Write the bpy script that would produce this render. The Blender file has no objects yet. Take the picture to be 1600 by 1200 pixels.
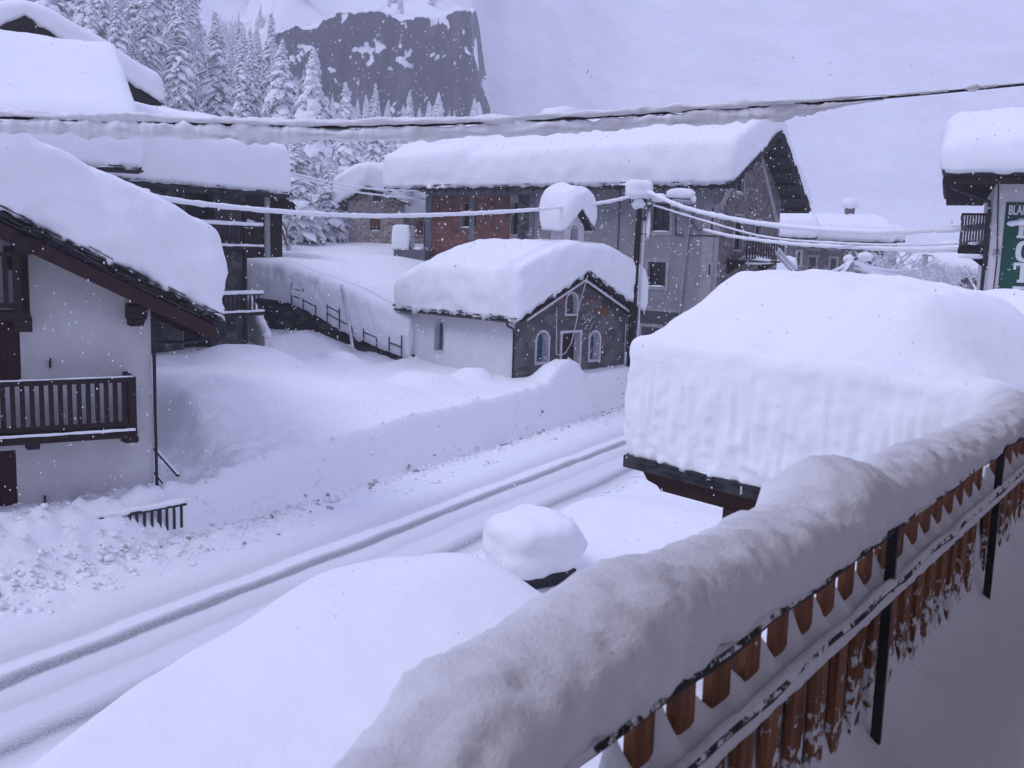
import bpy, bmesh, math, random
from mathutils import Vector, Matrix, noise
S = bpy.context.scene
COL = S.collection
random.seed(7)
# ------------------------------------------------------------------ camera
PIT, ROL, FOC, H = math.radians(8.0), math.radians(1.72), 1500.0, 6.5
FW = Vector((0, math.cos(PIT), -math.sin(PIT)))
_r = Vector((1, 0, 0)); _u = Vector((0, math.sin(PIT), math.cos(PIT)))
RT = _r*math.cos(ROL)+_u*math.sin(ROL); UP = -_r*math.sin(ROL)+_u*math.cos(ROL)
cam = bpy.data.objects.new('camera', bpy.data.cameras.new('camera'))
COL.objects.link(cam)
m = Matrix((RT, UP, -FW)).transposed().to_4x4(); m.translation = (0, 0, H)
cam.matrix_world = m
cam.data.sensor_width = 36; cam.data.lens = 36*FOC/1600
cam.data.dof.use_dof = True; cam.data.dof.focus_distance = 16; cam.data.dof.aperture_fstop = 11
cam.data.clip_start = 0.05; cam.data.clip_end = 5000
S.camera = cam
# ------------------------------------------------------------------ sky and light
SUN_EL, SUN_ROT = 38, 150
W = bpy.data.worlds.new("World"); S.world = W; W.use_nodes = True
nt = W.node_tree; nt.nodes.clear()
sky = nt.nodes.new('ShaderNodeTexSky'); sky.sky_type = 'NISHITA'; sky.sun_disc = False
sky.sun_elevation = math.radians(SUN_EL); sky.sun_rotation = math.radians(SUN_ROT)
mx = nt.nodes.new('ShaderNodeMix'); mx.data_type = 'RGBA'; mx.inputs[0].default_value = .86
mx.inputs[7].default_value = (6.3, 6.6, 11.0, 1)
bg = nt.nodes.new('ShaderNodeBackground'); bg.inputs[1].default_value = .086
wo = nt.nodes.new('ShaderNodeOutputWorld')
# overcast sky: brighter overhead than at the horizon
tcw = nt.nodes.new('ShaderNodeTexCoord'); spw = nt.nodes.new('ShaderNodeSeparateXYZ'); mrw = nt.nodes.new('ShaderNodeMapRange'); mlw = nt.nodes.new('ShaderNodeMix')
mlw.data_type = 'RGBA'; mlw.blend_type = 'MULTIPLY'; mlw.inputs[0].default_value = 1
nt.links.new(tcw.outputs['Generated'], spw.inputs[0]); nt.links.new(spw.outputs[2], mrw.inputs[0])
mrw.inputs[1].default_value = 0; mrw.inputs[2].default_value = 1; mrw.inputs[3].default_value = .62; mrw.inputs[4].default_value = 1.38
nt.links.new(sky.outputs[0], mx.inputs[6]); nt.links.new(mx.outputs[2], mlw.inputs[6]); nt.links.new(mrw.outputs[0], mlw.inputs[7]); nt.links.new(mlw.outputs[2], bg.inputs[0]); nt.links.new(bg.outputs[0], wo.inputs[0])
sl = bpy.data.lights.new('sun', 'SUN'); sl.energy = 1.3; sl.angle = math.radians(22); sl.color = (.84, .86, 1)
so = bpy.data.objects.new('sun', sl); COL.objects.link(so)
# light comes from high above, a little from the left and behind the camera
so.rotation_euler = (math.radians(90-SUN_EL-14), 0, math.radians(-62))
S.view_settings.view_transform = 'Standard'; S.view_settings.look = 'None'
S.view_settings.exposure = 0.04; S.view_settings.gamma = 1
S.cycles.max_bounces = 8; S.cycles.diffuse_bounces = 4; S.cycles.volume_bounces = 2
S.cycles.use_denoising = True

# ------------------------------------------------------------------ helpers
def ray(px, py):
    return FW + RT*((px-800)/FOC) - UP*((py-600)/FOC)
def PY(px, py, Y):
    d = ray(px, py); return Vector((0, 0, H)) + d*(Y/d.y)
def PZ(px, py, z):
    d = ray(px, py); return Vector((0, 0, H)) + d*((z-H)/d.z)
def fb(x, y, z=0., o=3):
    return noise.fractal(Vector((x, y, z)), 1.0, 2.0, o)
def sm(a, b, x):
    t = max(0., min(1., (x-a)/(b-a))); return t*t*(3-2*t)
def tag(o, label=None, cat=None, group=None, kind=None):
    if label: o['label'] = label
    if cat: o['category'] = cat
    if group: o['group'] = group
    if kind: o['kind'] = kind
    return o
def empty(name, loc, rz=0, label=None, cat=None, group=None):
    o = bpy.data.objects.new(name, None); COL.objects.link(o)
    o.location = loc; o.rotation_euler = (0, 0, math.radians(rz)); o.empty_display_size = .2
    return tag(o, label, cat, group)
def local(root, px, py, axis, val):
    """where the line of sight through a pixel meets the local plane axis=val of a thing"""
    rz = root.rotation_euler[2]; c, s = math.cos(-rz), math.sin(-rz)
    o = Vector((0, 0, H)) - root.location; d = ray(px, py)
    o = Vector((c*o.x-s*o.y, s*o.x+c*o.y, o.z)); d = Vector((c*d.x-s*d.y, s*d.x+c*d.y, d.z))
    i = 'xyz'.index(axis); t = (val-o[i])/d[i]
    return o+d*t

class MB:
    def __init__(self): self.v, self.f, self.m = [], [], []
    def add(self, vs, fs, mi=0):
        n = len(self.v); self.v += [tuple(p) for p in vs]
        self.f += [tuple(i+n for i in f) for f in fs]; self.m += [mi]*len(fs); return self
    def box(self, x0, x1, y0, y1, z0, z1, mi=0):
        if x0 > x1: x0, x1 = x1, x0
        if y0 > y1: y0, y1 = y1, y0
        if z0 > z1: z0, z1 = z1, z0
        return self.add([(x0,y0,z0),(x1,y0,z0),(x1,y1,z0),(x0,y1,z0),(x0,y0,z1),(x1,y0,z1),(x1,y1,z1),(x0,y1,z1)],
            [(0,3,2,1),(4,5,6,7),(0,1,5,4),(1,2,6,5),(2,3,7,6),(3,0,4,7)], mi)
    def prism(self, poly, axis, a0, a1, mi=0):
        """poly in the two other axes (in xyz order), extruded along axis from a0 to a1"""
        def pt(a, p):
            return {'x': (a, p[0], p[1]), 'y': (p[0], a, p[1]), 'z': (p[0], p[1], a)}[axis]
        n = len(poly)
        vs = [pt(a0, p) for p in poly]+[pt(a1, p) for p in poly]
        fs = [tuple(range(n)), tuple(range(2*n-1, n-1, -1))]+[(i, i+n, (i+1) % n+n, (i+1) % n) for i in range(n)]
        return self.add(vs, fs, mi)
    def bar(self, a, b, w, h=None, mi=0, up=(0, 0, 1)):
        a, b = Vector(a), Vector(b); d = (b-a).normalized(); h = h or w
        s = d.cross(Vector(up))
        if s.length < 1e-4: s = d.cross(Vector((0, 1, 0)))
        s.normalize(); t = s.cross(d)
        vs = []
        for p in (a, b):
            for i, j in ((-1,-1),(1,-1),(1,1),(-1,1)): vs.append(p+s*(i*w/2)+t*(j*h/2))
        return self.add(vs, [(0,1,2,3),(7,6,5,4),(0,4,5,1),(1,5,6,2),(2,6,7,3),(3,7,4,0)], mi)
    def tube(self, pts, r, n=8, mi=0, sq=1.0, jit=0., seed=0.):
        pts = [Vector(p) for p in pts]; N = len(pts)
        rs = r if isinstance(r, (list, tuple)) else [r]*N
        vs = []
        for i, p in enumerate(pts):
            d = (pts[min(i+1, N-1)]-pts[max(i-1, 0)]).normalized()
            s = d.cross(Vector((0, 0, 1)))
            if s.length < 1e-3: s = d.cross(Vector((0, 1, 0)))
            s.normalize(); t = s.cross(d)
            for k in range(n):
                a = 2*math.pi*k/n
                q = rs[i]*(1+jit*fb(p.x*4+seed+math.cos(a), p.y*4+math.sin(a), p.z*4))
                vs.append(p+s*math.cos(a)*q+t*math.sin(a)*q*sq)
        fs = []
        for i in range(N-1):
            for k in range(n):
                fs.append((i*n+k, i*n+(k+1) % n, (i+1)*n+(k+1) % n, (i+1)*n+k))
        fs += [tuple(range(n-1, -1, -1)), tuple((N-1)*n+k for k in range(n))]
        return self.add(vs, fs, mi)
    def blob(self, c, r, sub=12, nz=.15, fr=1.5, mi=0, flat=None, box=0.):
        """lumpy ellipsoid; box>0 makes it squarer, flat cuts the underside"""
        c = Vector(c); vs = []; rows = max(5, sub//2)
        for i in range(rows+1):
            th = math.pi*i/rows
            for k in range(sub):
                a = 2*math.pi*k/sub
                d = Vector((math.sin(th)*math.cos(a), math.sin(th)*math.sin(a), math.cos(th)))
                if box:
                    q = (abs(d.x)**(2+6*box)+abs(d.y)**(2+6*box)+abs(d.z)**(2+6*box))**(1/(2+6*box)); d = d/q
                e = 1+nz*fb(d.x*fr+c.x*3, d.y*fr+c.y*3, d.z*fr+c.z)
                p = Vector((d.x*r[0]*e, d.y*r[1]*e, d.z*r[2]*e))
                if flat is not None and p.z < flat: p.z = flat
                vs.append(c+p)
        fs = []
        for i in range(rows):
            for k in range(sub):
                fs.append((i*sub+k, (i+1)*sub+k, (i+1)*sub+(k+1) % sub, i*sub+(k+1) % sub))
        return self.add(vs, fs, mi)
    def build(self, name, mats, parent=None, smooth=False, label=None):
        me = bpy.data.meshes.new(name); me.from_pydata(self.v, [], self.f)
        for mm in (mats if isinstance(mats, (list, tuple)) else [mats]): me.materials.append(mm)
        me.polygons.foreach_set('material_index', self.m)
        if smooth: me.polygons.foreach_set('use_smooth', [True]*len(self.f))
        me.validate()
        bm = bmesh.new(); bm.from_mesh(me)
        bmesh.ops.remove_doubles(bm, verts=bm.verts, dist=1e-5)
        bmesh.ops.recalc_face_normals(bm, faces=bm.faces); bm.to_mesh(me); bm.free()
        o = bpy.data.objects.new(name, me); COL.objects.link(o)
        if parent: o.parent = parent
        if label: o['label'] = label
        return o

def carve(o, cut):
    if not cut.f: return
    c = cut.build('cutter', [o.data.materials[0]], o.parent)
    if o.parent and o.parent.parent: c.parent = o.parent
    md = o.modifiers.new('b', 'BOOLEAN'); md.object = c; md.operation = 'DIFFERENCE'; md.solver = 'EXACT'
    bpy.context.view_layer.update()
    dg = bpy.context.evaluated_depsgraph_get()
    me = bpy.data.meshes.new_from_object(o.evaluated_get(dg))
    o.modifiers.clear(); o.data = me
    bpy.data.objects.remove(c)

def snow_cap(name, parent, x0, x1, y0, y1, zb, zt, r=.3, res=.15, amp=.05, belly=.05, streak=0., drip=.08,
             mat=None, seed=0., lump=0., pf=1.3):
    """a thick slab of lying snow over the footprint x0..x1, y0..y1, between the surfaces zb and zt"""
    nx, ny = max(4, int((x1-x0)/res)), max(4, int((y1-y0)/res))
    T0 = max(zt(x, y)-zb(x, y) for x in (x0+.2*(x1-x0), .5*(x0+x1), x1-.2*(x1-x0)) for y in (y0+.2*(y1-y0), .5*(y0+y1)))
    nz = max(4, int(T0/res)); idx = {}; vs = []; fs = []
    def V(i, j, k):
        key = (i, j, k)
        if key in idx: return idx[key]
        a, b, c = i/nx, j/ny, k/nz
        X, Y = x0+a*(x1-x0), y0+b*(y1-y0)
        T = max(.1, zt(X, Y)-zb(X, Y)); h = c*T
        rr = min(r, T*.8)
        q = Vector((max(x0+rr, min(x1-rr, X)), max(y0+rr, min(y1-rr, Y)), min(h, T-rr)))
        d = Vector((X, Y, h))-q
        if d.length > 1e-6: d = d.normalized()
        side = (i in (0, nx) or j in (0, ny))
        if d.length > .5: p = q+d*rr
        else: p = Vector((X, Y, h)); d = Vector((0, 0, -1))
        out = Vector((d.x, d.y, 0)); w = math.sin(math.pi*min(1, c*1.1))
        p += out*(belly*w)
        n1 = fb(p.x*pf+seed, p.y*pf, p.z*pf, 4)
        p += d*(amp*n1)
        if streak and side:
            f1, f2 = min(13, .8/res), min(27, 1.3/res)
            g = noise.noise(Vector((p.x*f1+seed, p.y*f1, p.z*1.1)))+.6*noise.noise(Vector((p.x*f2, p.y*f2+seed, p.z*2.5)))
            p += out*(streak*g*w)
        if lump and side:
            wz = math.exp(-p.z/.28)
            p += out*(lump*1.6*wz*max(0, noise.noise(Vector((p.x*9, p.y*9, p.z*7+seed))))*2)
        z = zb(p.x, p.y)+p.z
        if lump and side and k == 0: z -= lump*3*max(0, noise.noise(Vector((p.x*11, p.y*11, seed))))
        if side and k == 0: z -= drip*(.35+max(0, fb(p.x*2.5+seed, p.y*2.5, 3, 3)*1.6+.2))
        if k == 0: z += .004
        idx[key] = len(vs); vs.append((p.x, p.y, z)); return idx[key]
    for i in range(nx):
        for j in range(ny):
            fs.append((V(i,j,nz), V(i+1,j,nz), V(i+1,j+1,nz), V(i,j+1,nz)))
            fs.append((V(i,j,0), V(i,j+1,0), V(i+1,j+1,0), V(i+1,j,0)))
    for k in range(nz):
        for i in range(nx):
            fs.append((V(i,0,k), V(i+1,0,k), V(i+1,0,k+1), V(i,0,k+1)))
            fs.append((V(i,ny,k), V(i,ny,k+1), V(i+1,ny,k+1), V(i+1,ny,k)))
        for j in range(ny):
            fs.append((V(0,j,k), V(0,j,k+1), V(0,j+1,k+1), V(0,j+1,k)))
            fs.append((V(nx,j,k), V(nx,j+1,k), V(nx,j+1,k+1), V(nx,j,k+1)))
    b = MB(); b.add(vs, fs)
    return b.build(name, mat or SNOW, parent, smooth=True)

# ------------------------------------------------------------------ materials
def base_mat(name, rough=.85, spec=.25):
    m = bpy.data.materials.new(name); m.use_nodes = True; n = m.node_tree
    p = n.nodes['Principled BSDF']; p.inputs['Roughness'].default_value = rough
    p.inputs['Specular IOR Level'].default_value = spec
    return m, n, p
def node(n, t, **kw):
    x = n.nodes.new(t)
    for k, v in kw.items(): setattr(x, k, v)
    return x
def coords(n, scale=(1, 1, 1), facade=False):
    tc = node(n, 'ShaderNodeTexCoord'); mp = node(n, 'ShaderNodeMapping'); mp.inputs['Scale'].default_value = scale
    if facade:
        s = node(n, 'ShaderNodeSeparateXYZ'); c = node(n, 'ShaderNodeCombineXYZ'); a = node(n, 'ShaderNodeMath', operation='ADD')
        n.links.new(tc.outputs['Object'], s.inputs[0]); n.links.new(s.outputs[0], a.inputs[0]); n.links.new(s.outputs[1], a.inputs[1])
        n.links.new(a.outputs[0], c.inputs[0]); n.links.new(s.outputs[2], c.inputs[1]); n.links.new(c.outputs[0], mp.inputs[0])
    else: n.links.new(tc.outputs['Object'], mp.inputs[0])
    return mp
def nz(n, vec, scale, detail=5, rough=.6):
    t = node(n, 'ShaderNodeTexNoise'); t.inputs['Scale'].default_value = scale; t.inputs['Detail'].default_value = detail
    t.inputs['Roughness'].default_value = rough; n.links.new(vec, t.inputs['Vector']); return t
def ramp(n, fac, stops):
    r = node(n, 'ShaderNodeValToRGB'); e = r.color_ramp.elements
    e[0].position, e[0].color = stops[0][0], (*stops[0][1], 1) if len(stops[0][1]) == 3 else stops[0][1]
    e[1].position, e[1].color = stops[-1][0], (*stops[-1][1], 1)
    for p, c in stops[1:-1]:
        k = e.new(p); k.color = (*c, 1)
    n.links.new(fac, r.inputs[0]); return r
def mixc(n, fac, a, b, typ='MIX'):
    x = node(n, 'ShaderNodeMix', data_type='RGBA', blend_type=typ)
    if isinstance(fac, float): x.inputs[0].default_value = fac
    else: n.links.new(fac, x.inputs[0])
    for i, v in ((6, a), (7, b)):
        if isinstance(v, tuple): x.inputs[i].default_value = (*v, 1)
        else: n.links.new(v, x.inputs[i])
    return x.outputs[2]
def bump(n, p, hs, prev=None):
    for h, st, di in hs:
        b = node(n, 'ShaderNodeBump'); b.inputs['Strength'].default_value = st; b.inputs['Distance'].default_value = di
        n.links.new(h, b.inputs['Height'])
        if prev: n.links.new(prev.outputs[0], b.inputs['Normal'])
        prev = b
    n.links.new(prev.outputs[0], p.inputs['Normal'])
G3 = lambda g: (g, g, g)
def simple(name, c1, c2, scale=3, rough=.85, bs=25, bst=.4, bd=.01, stretch=(1, 1, 1), spec=.25, snow=0.):
    m, n, p = base_mat(name, rough, spec); mp = coords(n, stretch)
    a = nz(n, mp.outputs[0], scale); r = ramp(n, a.outputs[0], [(.3, c1), (.7, c2)]); c = r.outputs[0]
    if snow:
        t = nz(n, coords(n).outputs[0], 22, 6, .7); g = node(n, 'ShaderNodeNewGeometry'); s = node(n, 'ShaderNodeSeparateXYZ')
        n.links.new(g.outputs['Normal'], s.inputs[0])
        q = node(n, 'ShaderNodeMath', operation='MULTIPLY_ADD'); n.links.new(s.outputs[2], q.inputs[0]); q.inputs[1].default_value = .35
        n.links.new(t.outputs[0], q.inputs[2])
        rr = ramp(n, q.outputs[0], [(.62-snow, G3(0)), (.68-snow, G3(1))])
        c = mixc(n, rr.outputs[0], c, (.84, .85, .87))
    n.links.new(c, p.inputs['Base Color'])
    b = nz(n, mp.outputs[0], bs); bump(n, p, [(b.outputs[0], bst, bd)])
    return m
def snow_mat(name, grain=.2, lump=.35, col=(.86, .87, .89), dirt=None):
    m, n, p = base_mat(name, .75, .2); mp = coords(n)
    a = nz(n, mp.outputs[0], 1.3, 4, .55)
    b = nz(n, mp.outputs[0], 9, 5, .65); c = nz(n, mp.outputs[0], 70, 3, .7)
    r = ramp(n, a.outputs[0], [(.2, tuple(x*.965 for x in col)), (.8, col)])
    n.links.new(r.outputs[0], p.inputs['Base Color'])
    bump(n, p, [(a.outputs[0], lump*.6, .12), (b.outputs[0], lump, .03), (c.outputs[0], grain, .008)])
    p.inputs['Subsurface Weight'].default_value = 0.0
    return m
SNOW = snow_mat('snow')
SNOW_FINE = snow_mat('fresh_snow', .3, .3)
SNOW_NEAR = snow_mat('crusty_snow', .5, .06, (.84, .85, .87))
WHITEWALL = simple('white_render', (.54, .53, .54), (.70, .70, .70), .7, .9, 60, .25, .004)
CHAPELWALL = simple('chapel_lime_render', (.60, .59, .62), (.70, .69, .71), 1.0, .9, 40, .3, .006)
DARKWOOD = simple('dark_wood', (.010, .007, .008), (.035, .021, .019), 5, .8, 40, .4, .006, (1, 1, 6))
REDWOOD = simple('red_brown_wood', (.022, .010, .010), (.052, .021, .018), 5, .75, 40, .3, .005, (5, 5, 1))
SHUTTER = simple('maroon_door_paint', (.030, .008, .012), (.05, .012, .018), 4, .6, 30, .2, .004, (8, 8, 1))
SLATE = simple('dark_slate', (.016, .017, .020), (.06, .06, .066), 6, .75, 25, .6, .02, snow=.0)
METAL = simple('dark_metal', (.015, .015, .018), (.035, .034, .037), 6, .5, 60, .3, .002)
METAL_ICY = simple('snow_crusted_black_metal', (.012, .012, .015), (.03, .03, .033), 6, .6, 60, .8, .01, snow=.035)
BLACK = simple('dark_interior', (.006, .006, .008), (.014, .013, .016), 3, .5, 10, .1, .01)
PANE = simple('dark_window_glass', (.010, .012, .018), (.022, .024, .032), 2, .18, 4, .05, .01, spec=.6)
PLASTER = simple('grey_render', (.215, .21, .22), (.29, .285, .295), 1.6, .95, 40, .4, .008)
PLASTER_D = simple('dark_grey_render', (.05, .053, .062), (.085, .088, .098), 2.2, .95, 30, .5, .01)
TRIM = simple('pale_stone_trim', (.27, .25, .26), (.37, .35, .36), 3, .9, 40, .3, .004)
TRIMW = simple('white_painted_trim', (.52, .51, .54), (.66, .65, .67), 3, .8, 40, .2, .003)
CONC = simple('concrete', (.12, .125, .145), (.19, .195, .22), 4, .95, 30, .4, .006)
SLAT = simple('orange_larch_slat', (.16, .055, .02), (.36, .14, .05), 4, .65, 40, .5, .004, (10, 10, 1), snow=.03)
def slat_mat():
    m, n, p = base_mat('frosted_larch_slat', .7, .3); mp = coords(n, (14, 14, 1.2))
    a = nz(n, mp.outputs[0], 3, 6, .7); r = ramp(n, a.outputs[0], [(.3, (.075, .030, .016)), (.5, (.23, .095, .045)), (.75, (.38, .18, .09))])
    q = coords(n); t = nz(n, q.outputs[0], 28, 6, .7); t2 = nz(n, q.outputs[0], 7, 3, .5)
    tc = node(n, 'ShaderNodeTexCoord'); s = node(n, 'ShaderNodeSeparateXYZ'); n.links.new(tc.outputs['Object'], s.inputs[0])
    mr = node(n, 'ShaderNodeMapRange'); n.links.new(s.outputs[2], mr.inputs[0])
    mr.inputs[1].default_value = 5.70; mr.inputs[2].default_value = 5.34; mr.inputs[3].default_value = -.18; mr.inputs[4].default_value = .14
    ad = node(n, 'ShaderNodeMath', operation='ADD'); n.links.new(mr.outputs[0], ad.inputs[0]); n.links.new(t.outputs[0], ad.inputs[1])
    ad2 = node(n, 'ShaderNodeMath', operation='MULTIPLY_ADD'); n.links.new(t2.outputs[0], ad2.inputs[0]); ad2.inputs[1].default_value = .3; n.links.new(ad.outputs[0], ad2.inputs[2])
    rr = ramp(n, ad2.outputs[0], [(.63, G3(0)), (.67, G3(1))])
    n.links.new(mixc(n, rr.outputs[0], r.outputs[0], (.82, .83, .85)), p.inputs['Base Color'])
    bump(n, p, [(a.outputs[0], .3, .003), (rr.outputs[0], .8, .008)])
    return m
SLAT2 = slat_mat()
def brick_mat():
    m, n, p = base_mat('hollow_red_brick', .9, .2); mp = coords(n, (1, 1, 1), True)
    b = node(n, 'ShaderNodeTexBrick'); n.links.new(mp.outputs[0], b.inputs[0])
    b.inputs['Color1'].default_value = (.27, .125, .095, 1); b.inputs['Color2'].default_value = (.185, .088, .070, 1)
    b.inputs['Mortar'].default_value = (.11, .085, .08, 1); b.inputs['Scale'].default_value = 1
    b.inputs['Mortar Size'].default_value = .018; b.inputs['Brick Width'].default_value = .34; b.inputs['Row Height'].default_value = .24
    t = nz(n, mp.outputs[0], 1.1, 5); r = ramp(n, t.outputs[0], [(.35, G3(.45)), (.7, G3(1.1))])
    c = mixc(n, .8, b.outputs[0], r.outputs[0], 'MULTIPLY'); n.links.new(c, p.inputs['Base Color'])
    bump(n, p, [(b.outputs['Fac'], -.5, .01), (nz(n, mp.outputs[0], 30).outputs[0], .4, .01)]); return m
BRICK = brick_mat()
def stone_mat(name, c1, c2, c3, scale=3.2, mortar=(.16, .15, .16), mw=.05):
    m, n, p = base_mat(name, .92, .2); mp = coords(n, (1, 1.5, 1), True)
    w = nz(n, mp.outputs[0], 3, 3); mixv = mixc(n, .12, mp.outputs[0], w.outputs[1])
    v = node(n, 'ShaderNodeTexVoronoi', feature='DISTANCE_TO_EDGE'); v.inputs['Scale'].default_value = scale; n.links.new(mixv, v.inputs['Vector'])
    u = node(n, 'ShaderNodeTexVoronoi'); u.inputs['Scale'].default_value = scale; n.links.new(mixv, u.inputs['Vector'])
    s = node(n, 'ShaderNodeSeparateXYZ'); n.links.new(u.outputs['Color'], s.inputs[0])
    r = ramp(n, s.outputs[0], [(.1, c1), (.5, c2), (.9, c3)])
    e = ramp(n, v.outputs[0], [(mw*.4, G3(1)), (mw, G3(0))])
    c = mixc(n, e.outputs[0], r.outputs[0], mortar)
    d = nz(n, mp.outputs[0], 18, 5); dd = ramp(n, d.outputs[0], [(.3, G3(.7)), (.7, G3(1.15))])
    n.links.new(mixc(n, 1.0, c, dd.outputs[0], 'MULTIPLY'), p.inputs['Base Color'])
    bump(n, p, [(v.outputs[0], .8, .06), (d.outputs[0], .5, .02)]); return m
STONE_B = stone_mat('brown_rubble_stone', (.22, .18, .165), (.34, .28, .25), (.46, .40, .36), 4.5, (.48, .44, .41))
STONE_G = stone_mat('grey_rubble_stone', (.05, .05, .055), (.09, .09, .095), (.14, .135, .135), 3.0, (.06, .06, .065))
STONE_GB = stone_mat('gable_rubble_stone', (.11, .092, .088), (.16, .138, .134), (.22, .19, .18), 3.6, (.15, .135, .135))
STONE_C = stone_mat('chapel_weathered_render', (.085, .082, .083), (.12, .115, .115), (.165, .157, .155), 2.0, (.11, .107, .107), .03)
STONE_D = stone_mat('dark_retaining_stone', (.008, .008, .010), (.022, .021, .022), (.055, .05, .05), 3.0, (.006, .006, .008), .09)
def rock_mat():
    m, n, p = base_mat('cliff_rock', .95, .1); mp = coords(n, (1, 1, .3))
    a = nz(n, mp.outputs[0], .06, 9, .68); r = ramp(n, a.outputs[0], [(.38, (.016, .016, .024)), (.5, (.05, .048, .058)), (.6, (.12, .115, .13)), (.72, (.34, .34, .37))])
    b = nz(n, coords(n).outputs[0], .12, 9, .7); g = node(n, 'ShaderNodeNewGeometry'); s = node(n, 'ShaderNodeSeparateXYZ')
    n.links.new(g.outputs['Normal'], s.inputs[0])
    q = node(n, 'ShaderNodeMath', operation='MULTIPLY_ADD'); n.links.new(s.outputs[2], q.inputs[0]); q.inputs[1].default_value = 1.1; n.links.new(b.outputs[0], q.inputs[2])
    rr = ramp(n, q.outputs[0], [(.87, G3(0)), (.95, G3(1))])
    n.links.new(mixc(n, rr.outputs[0], r.outputs[0], (.82, .83, .86)), p.inputs['Base Color'])
    bump(n, p, [(a.outputs[0], .8, 3.)]); return m
ROCK = rock_mat()
NEEDLE = simple('spruce_needles', (.022, .030, .030), (.055, .065, .062), 3, .8, 12, .5, .05, snow=.08)
BARK = simple('frosted_bark', (.05, .042, .04), (.11, .095, .09), 4, .9, 10, .5, .03, snow=.12)
FROST = simple('frosted_twigs', (.42, .42, .45), (.78, .79, .82), 2.0, .9, 8, .3, .03)
SIGN_G = simple('green_sign_paint', (.008, .055, .040), (.014, .075, .055), 2, .6, 30, .1, .003)
LETTER = simple('cream_letter_paint', (.60, .62, .62), (.68, .69, .70), 2, .7, 30, .1, .002)
GLASS_B = simple('blue_leaded_glass', (.015, .07, .10), (.05, .19, .24), 9, .25, 30, .3, .01, spec=.5)
ORANGE_ST = simple('ochre_stone_patch', (.11, .055, .032), (.19, .10, .055), 8, .9, 12, .6, .03)
RUST = simple('rust_brown_shutter', (.12, .05, .035), (.19, .08, .055), 5, .8, 20, .3, .006, (6, 6, 1))
GREYPAINT = simple('galvanised_metal', (.25, .26, .29), (.36, .37, .40), 4, .5, 30, .2, .003)

# ------------------------------------------------------------------ terrain
TX, TY = -7.37, 13.3
def st(X, Y): return (X-TX)*.503+(Y-TY)*.864, -(X-TX)*.864+(Y-TY)*.503
def st_xy(s, t): return TX+s*.503-t*.864, TY+s*.864+t*.503
ANCH = [(-6,24,1.75),(-9.5,30,2.3),(-11,36,2.5),(-7,33,2.2),(-9.4,43,2.5),(-6,40,1.9),(-3.5,38,1.35),(-5.5,28,1.9),(0,35,1.4),
        (-2.5,34,1.45),(3,39,1.5),(6,43,1.6),(12,50,1.8),(-7.5,20,1.0),(-8.0,19,.8),(-11,18,.62),(-16,16,.55),(-14,30,2.4),(-2.5,29.5,1.5),
        (-20,40,4.),(-14,44,3.),(20,60,2.5),(0,46,1.8),(30,90,3.)]
BUMPS = [(-6.75,19.75,.7,.22),(2.05,36.3,1.15,.72),(-1.5,35.6,.75,.5),(-3.2,34.5,1.1,.35),(-9.6,34.5,1.6,.45),(-6.9,38.4,.8,.4),(-4.5,31,1.3,.18),(-8,27,1.5,.15)]
WA, WB = Vector((-12.2, 44.4)), Vector((-4.3, 41.1))
WD = (WB-WA).normalized(); WN = Vector((-WD.y, WD.x))
def hill(X, Y):
    if Y < 54: return 0
    a = X/Y; d = Y-54
    k = .130+.22*(1-sm(-.40, -.16, a))-.11*sm(-.02, .12, a)
    z = k*d*(1+.0*d)
    if Y > 316: z += 38*sm(345, 352, Y)*sm(-.27,-.24,a)*(1-sm(-.05,-.035,a))
    if Y > 350: z += .33*(Y-350)*(1-sm(-.1,.0,a))+.58*max(0, Y-420)*sm(-.1, .0, a)
    z += fb(X*.02, Y*.02, 5, 4)*min(6, d*.06)
    return z
FT = [(-.02,5.67,4.21,2.87),(.04,5.69,4.14,2.62),(.25,5.6,4.02,2.5),(.41,5.22,3.6,2.6),(.56,4.85,3.01,2.3),(.68,4.61,2.62,1.94),(.83,4.11,2.22,1.72),(.97,3.76,1.89,1.5),(1.6,2.6,1.6,1.4)]
def wtab(f, k):
    if f <= FT[0][0]: return FT[0][k]
    for a, b in zip(FT, FT[1:]):
        if f <= b[0]: return a[k]+(b[k]-a[k])*(f-a[0])/(b[0]-a[0])
    return FT[-1][k]
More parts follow.
